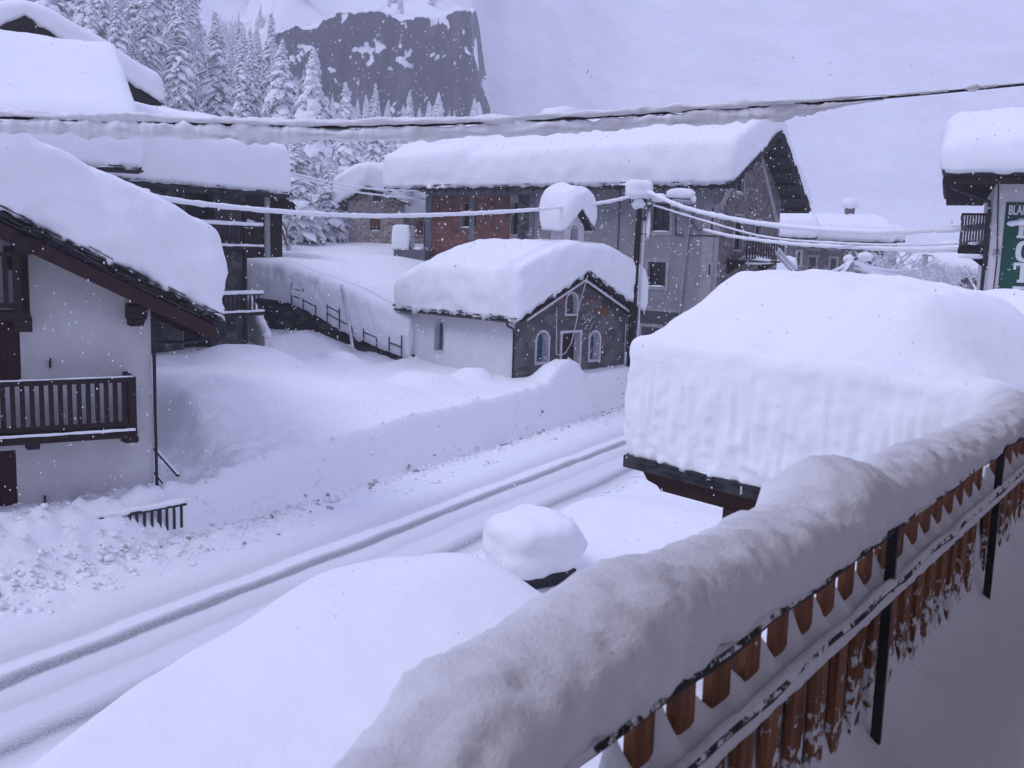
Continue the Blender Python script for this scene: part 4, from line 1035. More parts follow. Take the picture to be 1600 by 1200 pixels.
# ------------------------------------------------------------------ porch roof with the great block of snow
po = empty('porch', (1.39, 10.57, 0), -49, 'wooden porch roof under a huge square block of snow, just beyond the balcony railing', 'porch')
PXL = 3.8
pbz = lambda x, y: 4.30+.30*(1-abs(y-1.8)/1.8)
def pzt(x, y):
    z = 5.60+.72*sm(.02, 1.45, y)-.25*sm(2.6, 3.8, y)
    z -= .30*(1-sm(-.1, .35, x))*sm(.2, 1.3, y)
    z -= .14*sm(.8, 3.2, x)*sm(.2, 1.5, y)+1.15*sm(2.5, 3.8, x)*sm(.1, 1.6, y)+.1*sm(2.8, 3.8, x)
    return z+.05*fb(x*.9, y*.9, 3, 2)
snow_cap('snow_block', po, -.08, PXL+.1, -.14, 3.9, pbz, pzt, r=.15, res=.035, amp=.045, belly=.03, streak=.042, drip=.07, mat=SNOW, seed=61, pf=1.8, lump=.03)
rnd = random.Random(4); b = MB()
b.prism([(-.17, 4.14), (-.17, 4.27), (1.8, 4.59), (3.8, 4.29), (3.8, 4.18), (1.8, 4.47)], 'x', .0, PXL)
for i in range(90):
    x = rnd.uniform(.0, PXL); z = 4.2+rnd.uniform(-.03, .07); y = -.02+rnd.uniform(-.06, .05)
    b.bar((x-rnd.uniform(.06, .16), y, z+rnd.uniform(-.01, .01)), (x+rnd.uniform(.06, .16), y, z+rnd.uniform(-.01, .01)), rnd.uniform(.15, .3), rnd.uniform(.012, .025))
b.build('roof', SLATE, po)
b = MB()
b.prism([(.12, 4.1), (.20, 4.0), (.34, 3.97), (.40, 3.92), (PXL, 3.92), (PXL, 4.17), (.12, 4.17)], 'y', .02, .14)
b.prism([(.12, 4.1), (.20, 4.0), (.34, 3.97), (.40, 3.92), (PXL, 3.92), (PXL, 4.17), (.12, 4.17)], 'y', 3.4, 3.52)
b.build('beam', REDWOOD, po)
b = MB()
for i in range(7): b.prism([(-.08, 4.10), (1.75, 4.40), (1.75, 4.46), (-.08, 4.17)], 'x', .25+i*.6, .33+i*.6)
b.build('rafters', DARKWOOD, po)
for yy in (.0, 3.4): MB().box(1.25, 1.53, yy+.0, yy+.26, .3, 3.92).build('post', REDWOOD, po)
b = MB(); b.box(4.02, 4.2, -.1, .1, 4.3, 5.36); b.box(3.95, 4.7, -.14, -.02, 5.22, 5.37); b.build('wall_plate', REDWOOD, po)

# canopy farther along the facade
q = PY(1540, 462, 16)
cn = empty('snowed_canopy', (q.x-1.0, q.y, 0), -49, 'low canopy under a smooth broad blanket of snow, behind the right end of the porch', 'canopy')
MB().box(0.1, 5, .1, 4.9, 4.2, 4.4).build('roof', SLATE, cn); MB().box(.3, .6, .3, .6, 0, 4.2).build('post', REDWOOD, cn)
snow_cap('snow_load', cn, 0, 5.2, 0, 5, lambda x, y: 4.4, lambda x, y: 5.95+.12*math.sin(y), r=.5, res=.15, amp=.08, seed=71)

# ------------------------------------------------------------------ snow covered container by the road
q = PZ(830, 905, .75)
cbx = empty('buried_container', (q.x, q.y, 0), 31, 'low dark container buried under a smooth dome of snow near the road', 'container')
b = MB(); b.box(-.5, .5, -.55, .5, .3, 1.0); b.box(-.54, .54, -.6, .54, .95, 1.04); b.box(.50, .54, -.3, .3, .72, .78); b.build('body', METAL, cbx)
MB().blob((-.05, -.06, 1.46), (.80, .80, .54), 60, .13, 1.5, box=.12, flat=None).build('snow_dome', SNOW, cbx, True)

# ------------------------------------------------------------------ our balcony: railing, floor, wall and roof over it
RO = Vector((.11, 1.11)); 
rl = empty('balcony_railing', (RO.x, RO.y, 0), 53, 'foreground balcony railing of black metal and orange slats with a thick snow crest', 'railing')
R0, R1, RZ = -1.5, 6.3, 5.895
def wob(x, s): return .006*fb(x*5, s, 1, 3)
MB().tube([(R0+i*.05, 0, RZ+wob(i*.05, 1)) for i in range(int((R1-R0)/.05))], .0125, 8, jit=.35).build('top_rail', METAL_ICY, rl)
MB().tube([(R0+i*.05, -.012, 5.765+wob(i*.05, 2)) for i in range(int((R1-R0)/.05))], .0115, 8, jit=.45).build('middle_rail', METAL_ICY, rl)
MB().tube([(R0+i*.05, -.0, 5.02) for i in range(int((R1-R0)/.05))], .016, 8).build('bottom_rail', METAL, rl)
for k in range(0, 6):
    x = 1.28+1.22*k
    if x < R1: MB().box(x-.007, x+.007, -.014, .008, 4.9, RZ+.03).build('post', METAL, rl)
rnd = random.Random(12)
x = R0+.03; 
while x < R1-.1:
    if min(abs(x-1.28-1.22*k) for k in range(-2, 6)) > .045:
        w_ = .033+rnd.uniform(-.003, .003); y_ = .03
        MB().box(x-w_, x+w_, y_, y_+.016, 4.98, RZ-.02+rnd.uniform(-.01, .01)).build('slat', SLAT2, rl)
    x += .128
def crest(x):
    h = .138+.03*fb(x*.9+2, 4, 0, 2)+.020*fb(x*4, 1, 0, 3)-.02*sm(1.3, 2.4, x)
    h += .06*math.exp(-((x-1.02)/.13)**2)+.022*sm(-.5, -.1, x)*(1-sm(.2, .7, x))-.02*sm(1.2, 2.2, x)+.04*math.exp(-((x-3.0)/.15)**2)
    return h
def rail_snow():
    vs = []; fs = []; n = int((R1-R0)/.012); K = 48
    for i in range(n+1):
        x = R0+(R1-R0)*i/n; h = crest(x); wd = .105-.035*(1-sm(-.55, -.02, x))+.015*fb(x*1.2, 8, 0, 2)+.02*math.exp(-((x-.98)/.2)**2)+.008*sm(-.5, -.1, x)*(1-sm(.2, .7, x))
        for k in range(K):
            a = 2*math.pi*k/K; ca, sa = math.cos(a), math.sin(a)
            py_ = .07-.06*(1-sm(-.55, -.02, x))+wd*math.copysign(abs(ca)**.75, ca); 
            pz_ = RZ+.002+h*.5+h*.5*math.copysign(abs(sa)**.8, sa)
            pz_ -= .035*max(0, -ca)*0+.05*max(0, ca)
            n1 = fb(x*5, py_*5+3, pz_*5, 3)*.013+fb(x*24, py_*24, pz_*24, 5)*.011
            if sa < -.5: n1 *= .8; pz_ += .018*fb(x*9, 2, 0, 3)
            vs.append((x, py_+n1*ca, pz_+n1*sa))
    for i in range(n):
        for k in range(K): fs.append((i*K+k, (i+1)*K+k, (i+1)*K+(k+1) % K, i*K+(k+1) % K))
    fs += [tuple(range(K)), tuple(n*K+k for k in range(K-1, -1, -1))]
    return MB().add(vs, fs).build('snow_crest', SNOW_NEAR, rl, True)
rail_snow()
def ledge_snow(z, y0, y1, amp, name, hollow):
    """snow caught on the middle rail, scooped out at each slat"""
    vs = []; fs = []; n = int((R1-R0)/.016); M = 9
    for i in range(n+1):
        x = R0+(R1-R0)*i/n; ph = ((x-R0-.03) % .128)/.128; g = abs(ph-.5)*2   # 1 at a slat, 0 between slats
        hh = z+amp*(.5+.5*math.cos(math.pi*g))**2.6*(.8+.8*fb(x*3, 1, 0, 2))+.014+.006*fb(x*9, z, 0, 3)
        for j in range(M):
            f = j/(M-1); y = y0+(y1-y0)*f
            top = z-.012+(hh-z+.012)*sm(.15, .95, f)
            if j == M-1: top = z-.10
            if j == 0: top = z-.035
            vs.append((x, y+.004*fb(x*20, f*4, 1, 2), top))
        vs.append((x, (y0+y1)/2, z-.05))
    K = M+1
    for i in range(n):
        for k in range(K): fs.append((i*K+k, (i+1)*K+k, (i+1)*K+(k+1) % K, i*K+(k+1) % K))
    return MB().add(vs, fs).build(name, SNOW_NEAR, rl, True)
ledge_snow(5.768, -.020, .058, .060, 'ledge_snow', .0)
def plaster():
    vs = []; fs = []; n = int((R1-R0)/.02); M = 12
    for i in range(n+1):
        x = R0+(R1-R0)*i/n; tz = 5.70+.03*fb(x*6, 3, 0, 3)
        for j in range(M+1):
            z = 5.1+(tz-5.1)*j/M; vs.append((x, .056+.010*fb(x*14, z*14, 2, 3)-.012*(1-j/M), z))
        vs.append((x, .085, tz-.01)); vs.append((x, .10, 5.1))
    K = M+3
    for i in range(n):
        for k in range(K): fs.append((i*K+k, (i+1)*K+k, (i+1)*K+(k+1) % K, i*K+(k+1) % K))
    return MB().add(vs, fs).build('plastered_snow', SNOW_NEAR, rl, True)
plaster()
# snow drifted onto the balcony floor and up against the slats
def drift():
    vs = []; fs = []; nx_ = int((R1+.8)/.02); ys_ = [.058-.012*j if j < 12 else .058-.144-.03*(j-12) for j in range(46)]
    for i in range(nx_+1):
        x = -.8+(R1+.8)*i/nx_; ph = ((x-R0-.03) % .128)/.128; g = abs(ph-.5)*2
        for j, y in enumerate(ys_):
            d = .06-y
            h = 5.31+.13*math.exp(-d/.06)*(.55+.6*fb(x*3, 5, 0, 3))+.17*(1-g)**.8*math.exp(-d/.020)+.05*math.exp(-d/.35)+.02*fb(x*1.5, y*1.5, 7, 3)+.008*fb(x*14, y*14, 2, 3)*math.exp(-d/.12)*2
            h += .10*sm(1.5, 4, x)*math.exp(-d/.15)
            vs.append((x, y, h))
    K = len(ys_)
    for i in range(nx_):
        for j in range(K-1): fs.append((i*K+j, (i+1)*K+j, (i+1)*K+j+1, i*K+j+1))
    o = MB().add(vs, fs).build('drifted_snow', SNOW_NEAR, None, True)
    o.location = rl.location; o.rotation_euler = rl.rotation_euler
    if o.data.polygons[500].normal.z < 0: o.data.flip_normals()
    return tag(o, kind='stuff')
drift()
ob = empty('own_building', (RO.x, RO.y, 0), 53, 'house the photograph is taken from, with its balcony slab, unseen wall and shading roof', 'house')
MB().box(-3, 6.4, -1.55, .10, 4.7, 4.9).build('balcony_floor', CONC, ob)
MB().box(-5, 6.4, -5, -1.55, 0, 8.6).build('wall', simple('cream_render', (.66, .60, .55), (.72, .66, .60), 2, .9, 40, .2, .004), ob)  # wall out of view, kept pale to bounce light onto the floor snow
MB().box(-5, 7.5, -5, .80, 8.6, 8.8).build('roof', simple('pale_larch_boards', (.42, .33, .27), (.52, .42, .34), 4, .8, 20, .3, .005, (8, 1, 1)), ob)  # roof out of view, height and reach set to shade the railing snow
MB().box(6.4, 6.55, -1.55, .1, 4.7, 5.9).build('end_rail', REDWOOD, ob)

# ------------------------------------------------------------------ hotel at the right edge
q = PY(1556, 285, 28)
ho = empty('hotel', (q.x, q.y, 0), -24, 'white hotel with a green painted sign and wooden side balcony, at the right edge', 'hotel')
MB().box(0, 9, 0, 9, 0, local(ho, 1556, 268, 'y', 0).z+.05).build('wall', WHITEWALL, ho)
hf = lambda px, py, y=0: local(ho, px, py, 'y', y)
zt0 = hf(1556, 272).z; ze0 = local(ho, 1473, 268, 'y', -1.0)
xl = ze0.x; zr0 = ze0.z
b = MB(); b.prism([(-1.0, zr0), (4.5, zr0+1.4), (10, zr0), (10, zr0-.12), (4.5, zr0+1.28), (-1.0, zr0-.12)], 'x', xl, 10)
rnd = random.Random(5)
for i in range(40):
    x = xl+.1+i*(10-xl)/40; b.box(x-.12, x+.12, -1.06+rnd.uniform(-.04, .03), -.7, zr0-.02+rnd.uniform(-.04, .0), zr0+rnd.uniform(0, .05))
b.build('roof', SLATE, ho)
MB().box(xl+.04, 10, -.98, -.88, zr0-.34, zr0-.125).build('fascia', DARKWOOD, ho)
MB().box(xl+.02, xl+.10, -.87, 4, zr0-.3, zr0-.1).build('fascia', DARKWOOD, ho)
b = MB()
for i in range(24):
    y = -.8+i*.5; b.prism([(xl+.1, zr0-.32), (xl+.1, zr0-.14), (0, zr0-.14), (0, zr0-.32)], 'y', y, y+.12)
b.build('rafters', DARKWOOD, ho)
MB().box(xl+.1, 10, -.86, 9, zr0-.13, zr0-.121).build('soffit', DARKWOOD, ho)
def hz_(x, y): return zr0+1.4-abs(y-4.5)*.254
snow_cap('snow_load', ho, xl-.02, 10.2, -1.1, 10.1, lambda x, y: hz_(x, y), lambda x, y: hz_(x, y)+1.12-.15*(1-sm(xl, xl+2.5, x)), r=.3, res=.14, amp=.07, belly=.10, drip=.06, seed=91)
b = MB(); k0, k1 = hf(1487, 290, -.9), hf(1553, 318, -.08)
b.tube([(k0.x, -.85, zr0-.2), (k0.x, -.85, k0.z-.05), (k0.x+.25, -.75, k0.z-.15), (-.12, -.12, k1.z+.05), (-.1, -.1, k1.z-.2), (-.1, -.1, 0)], .055, 8)
b.build('downpipe', METAL, ho)
sx0, sz1 = hf(1571, 330).x, hf(1571, 316).z
sg = MB().box(sx0, sx0+2.6, -.03, 0, 2.2, sz1).build('sign_panel', SIGN_G, ho)
def text(body, x, z, size, name, parent, rz=0, sx=1.0, mat=LETTER, off=.006, y=-.034, ex=.006):
    cu = bpy.data.curves.new(name, 'FONT'); cu.body = body; cu.size = size; cu.extrude = ex; cu.offset = off
    o = bpy.data.objects.new(name, cu); COL.objects.link(o); bpy.context.view_layer.update()
    me = bpy.data.meshes.new_from_object(o.evaluated_get(bpy.context.evaluated_depsgraph_get())); bpy.data.objects.remove(o)
    me.transform(Matrix.Rotation(math.pi/2, 4, 'X')); me.transform(Matrix.Diagonal((sx, 1, 1, 1)))
    me.materials.clear(); me.materials.append(mat)
    t = bpy.data.objects.new(name, me); COL.objects.link(t); t.parent = parent; t.location = (x, y, z); return t
bl0, bl1 = hf(1575, 335), hf(1575, 321)
text('BLAN', bl0.x, bl0.z, (bl1.z-bl0.z)*1.45, 'lettering', sg, sx=.56, off=.012)
def slab_letter(ch, x, z0, z1, w):
    """blocky slab serif capital"""
    b = MB(); t = .17*(z1-z0)/1.0*1.3; s = .13*(z1-z0); y0, y1 = -.05, -.031
    def bx_(a, b_, c, d): b.box(x+a*w, x+b_*w, y0, y1, z0+c*(z1-z0), z0+d*(z1-z0))
    if ch == 'H':
        bx_(.08, .34, 0, 1); bx_(.66, .92, 0, 1); bx_(.34, .66, .42, .58)
        for c0, c1 in ((0, .14), (.86, 1)): bx_(0, .42, c0, c1) if 0 else None
        bx_(0, .08, 0, .14); bx_(0, .08, .86, 1); bx_(.34, .42, 0, .14); bx_(.34, .42, .86, 1); bx_(.58, .66, 0, .14); bx_(.58, .66, .86, 1); bx_(.92, 1, 0, .14); bx_(.92, 1, .86, 1)
    if ch == 'T':
        bx_(.37, .63, .0, .84); bx_(0, 1, .84, 1); bx_(0, .14, .64, .84); bx_(.86, 1, .64, .84); bx_(.25, .37, 0, .14); bx_(.63, .75, 0, .14)
    if ch in 'EL':
        bx_(.1, .38, 0, 1); bx_(0, .1, 0, .14); bx_(0, .1, .86, 1); bx_(.38, 1, 0, .15); bx_(.86, 1, .15, .34)
        if ch == 'E': bx_(.38, 1, .85, 1); bx_(.86, 1, .68, .85); bx_(.38, .66, .44, .57); bx_(.66, .74, .36, .65)
    if ch == 'O':
        n = 28; vs = []
        for yy in (y0, y1):
            for rx, rz in ((.5, .5), (.22, .34)):
                for i in range(n):
                    a = 2*math.pi*i/n; e = .72
                    cx_ = math.copysign(abs(math.cos(a))**e, math.cos(a)); cz_ = math.copysign(abs(math.sin(a))**e, math.sin(a))
                    vs.append((x+w*(.5+rx*cx_), yy, z0+(z1-z0)*(.5+rz*cz_)))
        fs = []
        for i in range(n):
            j = (i+1) % n; fs += [(i, j, n+j, n+i), (2*n+i, 3*n+i, 3*n+j, 2*n+j), (i, 2*n+i, 2*n+j, j), (n+i, n+j, 3*n+j, 3*n+i)]
        b.add(vs, fs)
    return b.build('letter', LETTER, sg)
for ch, px, ya, yb in (('H', 1588, 341, 372), ('O', 1585, 376, 409), ('T', 1581, 410, 441), ('E', 1579, 447, 478), ('L', 1576, 484, 515)):
    a, c = hf(px, yb), hf(px, ya); slab_letter(ch, a.x, a.z, c.z, (c.z-a.z)*.85)
# side balcony of the hotel
ba, bb = hf(1500, 330, 0), hf(1500, 396, 0)
zf_, zr_ = hf(1500, 381).z, hf(1500, 332).z
xb_ = hf(1500, 380).x
bal = MB().box(xb_, -.02, .3, 3.6, zf_-.18, zf_-.03).build('balcony', DARKWOOD, ho)
MB().box(xb_-.02, -.02, .28, .36, zr_-.06, zr_).build('handrail', DARKWOOD, bal); MB().box(xb_-.02, xb_+.06, .36, 3.6, zr_-.06, zr_).build('handrail', DARKWOOD, bal)
GW = simple('weathered_grey_wood', (.05, .045, .048), (.11, .10, .105), 5, .85, 30, .3, .004, (1, 1, 6))
n = 9
for i in range(n): x = xb_+.03+i*(-.1-xb_)/n; MB().box(x-.03, x+.03, .30, .34, zf_-.03, zr_-.06).build('baluster', GW, bal)
for i in range(16): y = .5+i*.2; MB().box(xb_, xb_+.03, y-.07, y+.07, zf_-.03, zr_-.06).build('baluster', GW, bal)
MB().box(xb_-.04, -.02, .26, .34, zf_-.28, zf_-.1).build('fascia', DARKWOOD, bal)
MB().blob((xb_/2, 1.0, zf_+.02), (abs(xb_)/2*.95, .8, .1), 14, .2, 2).build('floor_snow', SNOW, bal, True)
MB().blob((xb_/2-.02, .18, zf_-.36), (abs(xb_)/2, .16, .06), 14, .2, 2).build('ledge_snow', SNOW, bal, True)
b = MB(); b.prism([(xb_*.75, zf_-.3), (0, zf_-.3), (0, zf_-.75)], 'y', .35, .5); b.build('bracket', DARKWOOD, bal)
MB().box(.1, sx0-.04, -.04, .0, zf_-.3, zf_-.12).build('wall_band', TRIM, ho)
MB().tube([(.05, -.06, zt0), (.22, -.05, zf_-.4), (.16, -.05, 1)], .02, 6).build('wall_wire', METAL, ho)

# ------------------------------------------------------------------ buildings down the valley on the right
def row_house(name, px, py, D, rz, L, Wd, label, rows, T=1.5, wallm=STONE_GB, px1=None, chim=(), slope=.28):
    p = PY(px, py, D); r = empty(name, (p.x, p.y, 0), rz, label, 'house'); ze = p.z
    w = MB(); w.prism([(0, -2), (Wd, -2), (Wd, ze-.1), (Wd/2, ze+Wd/2*slope-.1), (0, ze-.1)], 'x', 0, L); wo = w.build('wall', wallm, r); cut = MB()
    for (x0, y0, x1, y1) in rows:
        a, c = local(r, x0, y1, 'y', 0), local(r, x1, y0, 'y', 0); window(r, cut, 'front', 0, a.x, c.x, a.z, c.z, trim=.2, mull=None, pm=PANE, rec=.25, sill=False)
    carve(wo, cut)
    MB().prism([(-.6, ze-.02), (Wd/2, ze+Wd/2*slope), (Wd+.6, ze-.02), (Wd+.6, ze+.18), (Wd/2, ze+Wd/2*slope+.2), (-.6, ze+.18)], 'x', -.6, L+.6).build('roof', SLATE, r)
    zb = lambda x, y: gz(y, -.6, Wd+.6, Wd/2, ze+.18, ze+.18, ze+Wd/2*slope+.2)
    snow_cap('snow_load', r, -.7, L+.7, -.7, Wd+.7, zb, lambda x, y: zb(x, y)+T-.3*math.exp(-((y-Wd/2)/1.5)**2), r=.5, res=.4, amp=.15, belly=.15, seed=px)
    for cx in chim:
        c = MB().box(cx-.4, cx+.4, Wd/2-.4, Wd/2+.4, ze, ze+Wd/2*slope+2.2).build('chimney', wallm, r)
        MB().blob((cx, Wd/2, ze+Wd/2*slope+2.4), (.8, .7, .5), 12, .15, box=.3).build('chimney_snow', SNOW, c, True)
    return r
h1 = row_house('valley_house', 1243, 377, 92, -6, 8.2, 11, 'long beige house with pale framed windows under thick snow, beyond the porch block', [(1263,379,1278,388),(1297,378,1311,388),(1263,402,1275,421),(1297,404,1307,422),(1335,404,1343,420)], chim=(1.5, 6.0))
h2 = row_house('valley_annex', 1206, 372, 86, -6, 3.2, 9, 'narrow brown annex at the left end of the long beige house', [(1245,394,1251,414),(1214,384,1226,396)], T=1.6)
h3 = row_house('stone_annex', 1335, 377, 100, -12, 4.2, 8, 'small stone annex at the right end of the long beige house', [(1339,384,1343,391),(1350,384,1354,391),(1343,412,1350,424)], T=1.2, wallm=STONE_B, slope=.2)
h4 = row_house('far_shed', 1462, 428, 75, -38, 7, 6, 'low shed mostly lost under its snow roof, left of the hotel', [], T=1.4, slope=.45)
q = PY(1226, 412, 70)
ms = MB().blob((q.x, q.y, q.z-.4), (.85, .8, .95), 16, .08, 1, box=.4).build('snow_topped_tank', SNOW, None, True); tag(ms, 'rounded drum of snow on a tank below the beige house', 'tank')

# ------------------------------------------------------------------ poles, lamp and overhead cables
pb_ = PY(988, 505, 41.5); pt_ = PY(1001, 300, 41.5)
up = empty('utility_pole', (pb_.x, pb_.y, 0), 0, 'dark utility pole with lumps of snow on its head, right of the chapel', 'utility pole')
rel = lambda px, py, D=41.5: PY(px, py, D)-Vector((pb_.x, pb_.y, 0))
lo, hi_ = rel(988, 505), rel(1001, 300)
dirp = (hi_-lo)/(hi_.z-lo.z)
MB().tube([lo-dirp*lo.z*1.0, lo, hi_], [.16, .15, .12], 12).build('shaft', DARKWOOD, up)
MB().tube([lo+Vector((.26, -.05, 0))-dirp*3, lo+Vector((.26, -.05, 0)), rel(1008, 340)+Vector((-.02, 0, 0))], .05, 8, mi=0).build('conduit', TRIMW, up)
b = MB(); b.bar(rel(995, 342), rel(1010, 342), .08); b.bar(rel(995, 367), rel(1010, 365), .08); b.build('clamp', METAL, up)
b = MB(); b.box(*(lambda c: (c.x-.35, c.x+.35, -.15, .3, c.z-.3, c.z+.1))(rel(998, 305))); b.build('junction_box', METAL, up)
c = rel(998, 296); MB().blob(c, (.56, .42, .40), 20, .16, 1.4, box=.5).build('snow_lump', SNOW, up, True)
c = rel(997, 318); MB().blob(c, (.30, .28, .26), 16, .15, 1.6).build('snow_lump', SNOW, up, True)
c = rel(1013, 352); MB().blob(c, (.09, .10, .55), 12, .3, 3).build('snow_lump', SNOW, up, True)
pl = MB(); pts = [rel(1007, 345, 41.4), rel(1009, 328, 41.3), rel(1018, 320, 41.2), rel(1036, 312, 41), rel(1060, 311, 41)]
lm = empty('street_lamp', (pb_.x, pb_.y, 0), 0, 'snow covered street lamp arm reaching right from the utility pole', 'street lamp')
pl.tube(pts, .045, 8); pl.build('arm', METAL, lm)
a, c = rel(1050, 312, 41), rel(1083, 322, 41)
MB().tube([a, a.lerp(c, .3)+Vector((0, 0, .04)), a.lerp(c, .8)+Vector((0, 0, .1)), c+Vector((0, 0, .15))], [.06, .17, .18, .1], 10, sq=.55).build('lamp_head', GREYPAINT, lm)
b = MB(); b.blob(rel(1063, 303, 41), (.62, .22, .24), 20, .25, 1.6); b.build('lamp_head_snow', SNOW, lm, True)
MB().blob(rel(1083, 311, 41), (.13, .12, .2), 12, .2).build('lamp_tip_snow', SNOW, lm, True)
MB().blob(rel(1030, 309, 41), (.34, .16, .18), 14, .25).build('arm_snow', SNOW, lm, True)

def cable(name, label, pts, rw, rs, off=None, hang=0., n=60, group=None, sq=1.0, jit=.25, cover=1.):
    """snow laden wire through given points (Catmull-Rom)"""
    P = [Vector(p) for p in pts]; out = []
    P = [P[0]*2-P[1]]+P+[P[-1]*2-P[-2]]
    segs = len(P)-3
    for i in range(n+1):
        u = i/n*segs; k = min(int(u), segs-1); t = u-k; a, b_, c, d = P[k:k+4]
        out.append(.5*((2*b_)+(c-a)*t+(2*a-5*b_+4*c-d)*t*t+(3*b_-a-3*c+d)*t**3))
    r = empty(name, out[0], 0, label, 'cable', group); o0 = out[0].copy()
    out = [p-o0 for p in out]
    MB().tube(out, rw, 6).build('wire', METAL, r)
    m_ = int(n*cover)
    if hang:
        # crest above the wire and rime hanging under it, the wire showing between
        tp = [p+Vector((0, 0, rs*.95)) for p in out[:m_]]; bt = [p-Vector((0, 0, hang*(1 if i < m_*.90 else .25+.75*(m_-i)/(m_*.10)))) for i, p in enumerate(out[:m_])]
        rr = [rs*(1+.5*fb(i*.11, 3, 0, 4))*(1 if i < m_*.93 else max(.15, (m_-i)/(m_*.07))) for i in range(m_)]
        MB().tube(tp, rr, 10, sq=.95, jit=.8).build('snow_crest', SNOW_NEAR, r, True)
        rr = [hang*.55*(1+.55*fb(i*.13, 8, 0, 5))*(1 if i < m_*.93 else max(.1, (m_-i)/(m_*.07)+.5*fb(i*.4, 1, 0, 2)*((m_-i)/(m_*.07)))) for i in range(m_)]
        MB().tube(bt, rr, 10, sq=1.45, jit=.9, seed=5).build('hanging_rime', SNOW_NEAR, r, True)
        rest = out[m_-2:]
        MB().tube([p+Vector((0, 0, rs*.45)) for p in rest], [rs*max(.12, .42+.8*fb(i*.17, 6, 0, 4)) for i in range(len(rest))], 8, jit=.6).build('thin_rime', SNOW_NEAR, r, True)
    else:
        MB().tube([p+Vector((0, 0, rs*.35)) for p in out[:m_]], [rs*(1+jit*fb(i*.4, 2, 0, 3)) for i in range(m_)], 8, sq=sq, jit=jit).build('snow_coat', SNOW, r, True)
    return r
D6 = 5.2
cb_ = [PY(-1700, 60, 4.0), PY(-260, 172, 4.6), PY(0, 183.5, 4.8), PY(200, 190, 5.0), PY(430, 197, 5.2), PY(640, 196, 5.4), PY(900, 185, 5.7), PY(1100, 172, 5.95), PY(1330, 157, 6.2), PY(1600, 132, 6.6), PY(1850, 105, 7.0)]
cable('overhead_cable', 'thick rime crusted cable crossing the whole picture nearest the camera', cb_, .0085, .020, hang=.043, n=620, cover=.822)
cable('overhead_cable', 'long snow rope sagging from the pole head leftwards past the chapel bell gable', [PY(226, 300, 24.5), PY(262, 313, 25.5), PY(430, 331, 29), PY(600, 338.5, 33), PY(800, 331, 37.5), PY(930, 319, 40.2), PY(990, 307, 41.4)], .02, .075, n=140)
cable('overhead_cable', 'upper thick snow rope dipping from the pole head to the hotel sign', [PY(1010, 300, 41.3), PY(1060, 322, 39), PY(1110, 336, 37), PY(1200, 352, 34), PY(1350, 363, 31), PY(1480, 360, 29.5), PY(1600, 349, 27.5), PY(1700, 338, 26.5)], .02, .09, n=150)
cable('overhead_cable', 'lower snow rope running from the grey house corner to the hotel balcony', [PY(1100, 360, 44), PY(1150, 371, 41), PY(1240, 382, 38), PY(1350, 388, 34), PY(1460, 391, 31), PY(1545, 388, 28.5)], .02, .075, n=100)
cable('thin_cable', 'thin dark wire just below the lower snow rope, ending at the hotel', [PY(1350, 391, 34), PY(1450, 394, 31), PY(1550, 391, 28.5)], .014, .016, n=40)
cable('thin_cable', 'upper of two snowy wires between stone house roof and brick walled house', [PY(438, 267, 39), PY(540, 290, 46), PY(600, 297, 50), PY(665, 299, 54)], .015, .045, n=60)
cable('thin_cable', 'lower of two snowy wires between stone house roof and brick walled house', [PY(438, 270, 39), PY(540, 297, 46), PY(600, 306, 50), PY(665, 312, 54)], .015, .045, n=60)
cable('thin_cable', 'thin wire leaving the pole head just under the upper thick snow rope', [PY(1012, 318, 41.3), PY(1100, 345, 40), PY(1200, 371, 38), PY(1330, 381, 34.5), PY(1450, 383, 31.5), PY(1548, 378, 28.8)], .016, .04, n=80)
# second lamp pole among the houses on the right
q = PY(1330, 440, 58); l2 = empty('street_lamp', (q.x, q.y, 0), 0, 'small snow capped street lamp standing in front of the long beige house', 'street lamp')
r2 = lambda px, py, D=58: PY(px, py, D)-Vector((q.x, q.y, 0))
MB().tube([Vector((0, 0, 0)), r2(1330, 440), r2(1331, 408)], .13, 10).build('shaft', GREYPAINT, l2)
MB().tube([r2(1331, 408), r2(1342, 402), r2(1358, 403)], .06, 8).build('arm', METAL, l2)
MB().blob(r2(1352, 401), (.52, .3, .28), 14, .2).build('lamp_head_snow', SNOW, l2, True)
MB().blob(r2(1326, 405), (.32, .3, .28), 14, .2).build('snow_lump', SNOW, l2, True)
c0 = PY(1330, 408, 58)
for (lb, P_) in (('snowy wire dropping left from the small street lamp, upper strand', [c0, PY(1312, 420, 55), PY(1285, 431, 50)]),
                 ('snowy wire dropping left from the small street lamp, lower strand', [c0, PY(1318, 424, 55), PY(1296, 437, 50)]),
                 ('snowy wire from the small street lamp to the bare far pole, top strand', [c0, PY(1370, 421, 61), PY(1410, 424, 66), PY(1447, 419, 70)]),
                 ('snowy wire from the small street lamp to the bare far pole, middle strand', [c0, PY(1370, 425, 61), PY(1410, 430, 66), PY(1447, 422, 70)]),
                 ('snowy wire from the small street lamp to the bare far pole, bottom strand', [c0, PY(1380, 435, 61), PY(1420, 446, 66), PY(1447, 447, 70)])):
    cable('thin_cable', lb, P_, .03, .10, n=30)
for px, lb in ((1204, 'left snowy stay cable by the grey house gable'), (1212, 'right snowy stay cable by the grey house gable')):
    cable('thin_cable', lb, [PY(px, 385, 50), PY(px+16, 405, 49), PY(px+34, 424, 48)], .03, .09, n=20)
q = PY(1445, 460, 70); u2 = empty('utility_pole', (q.x, q.y, 0), 0, 'thin bare utility pole with a short crossarm, far off left of the hotel', 'utility pole')
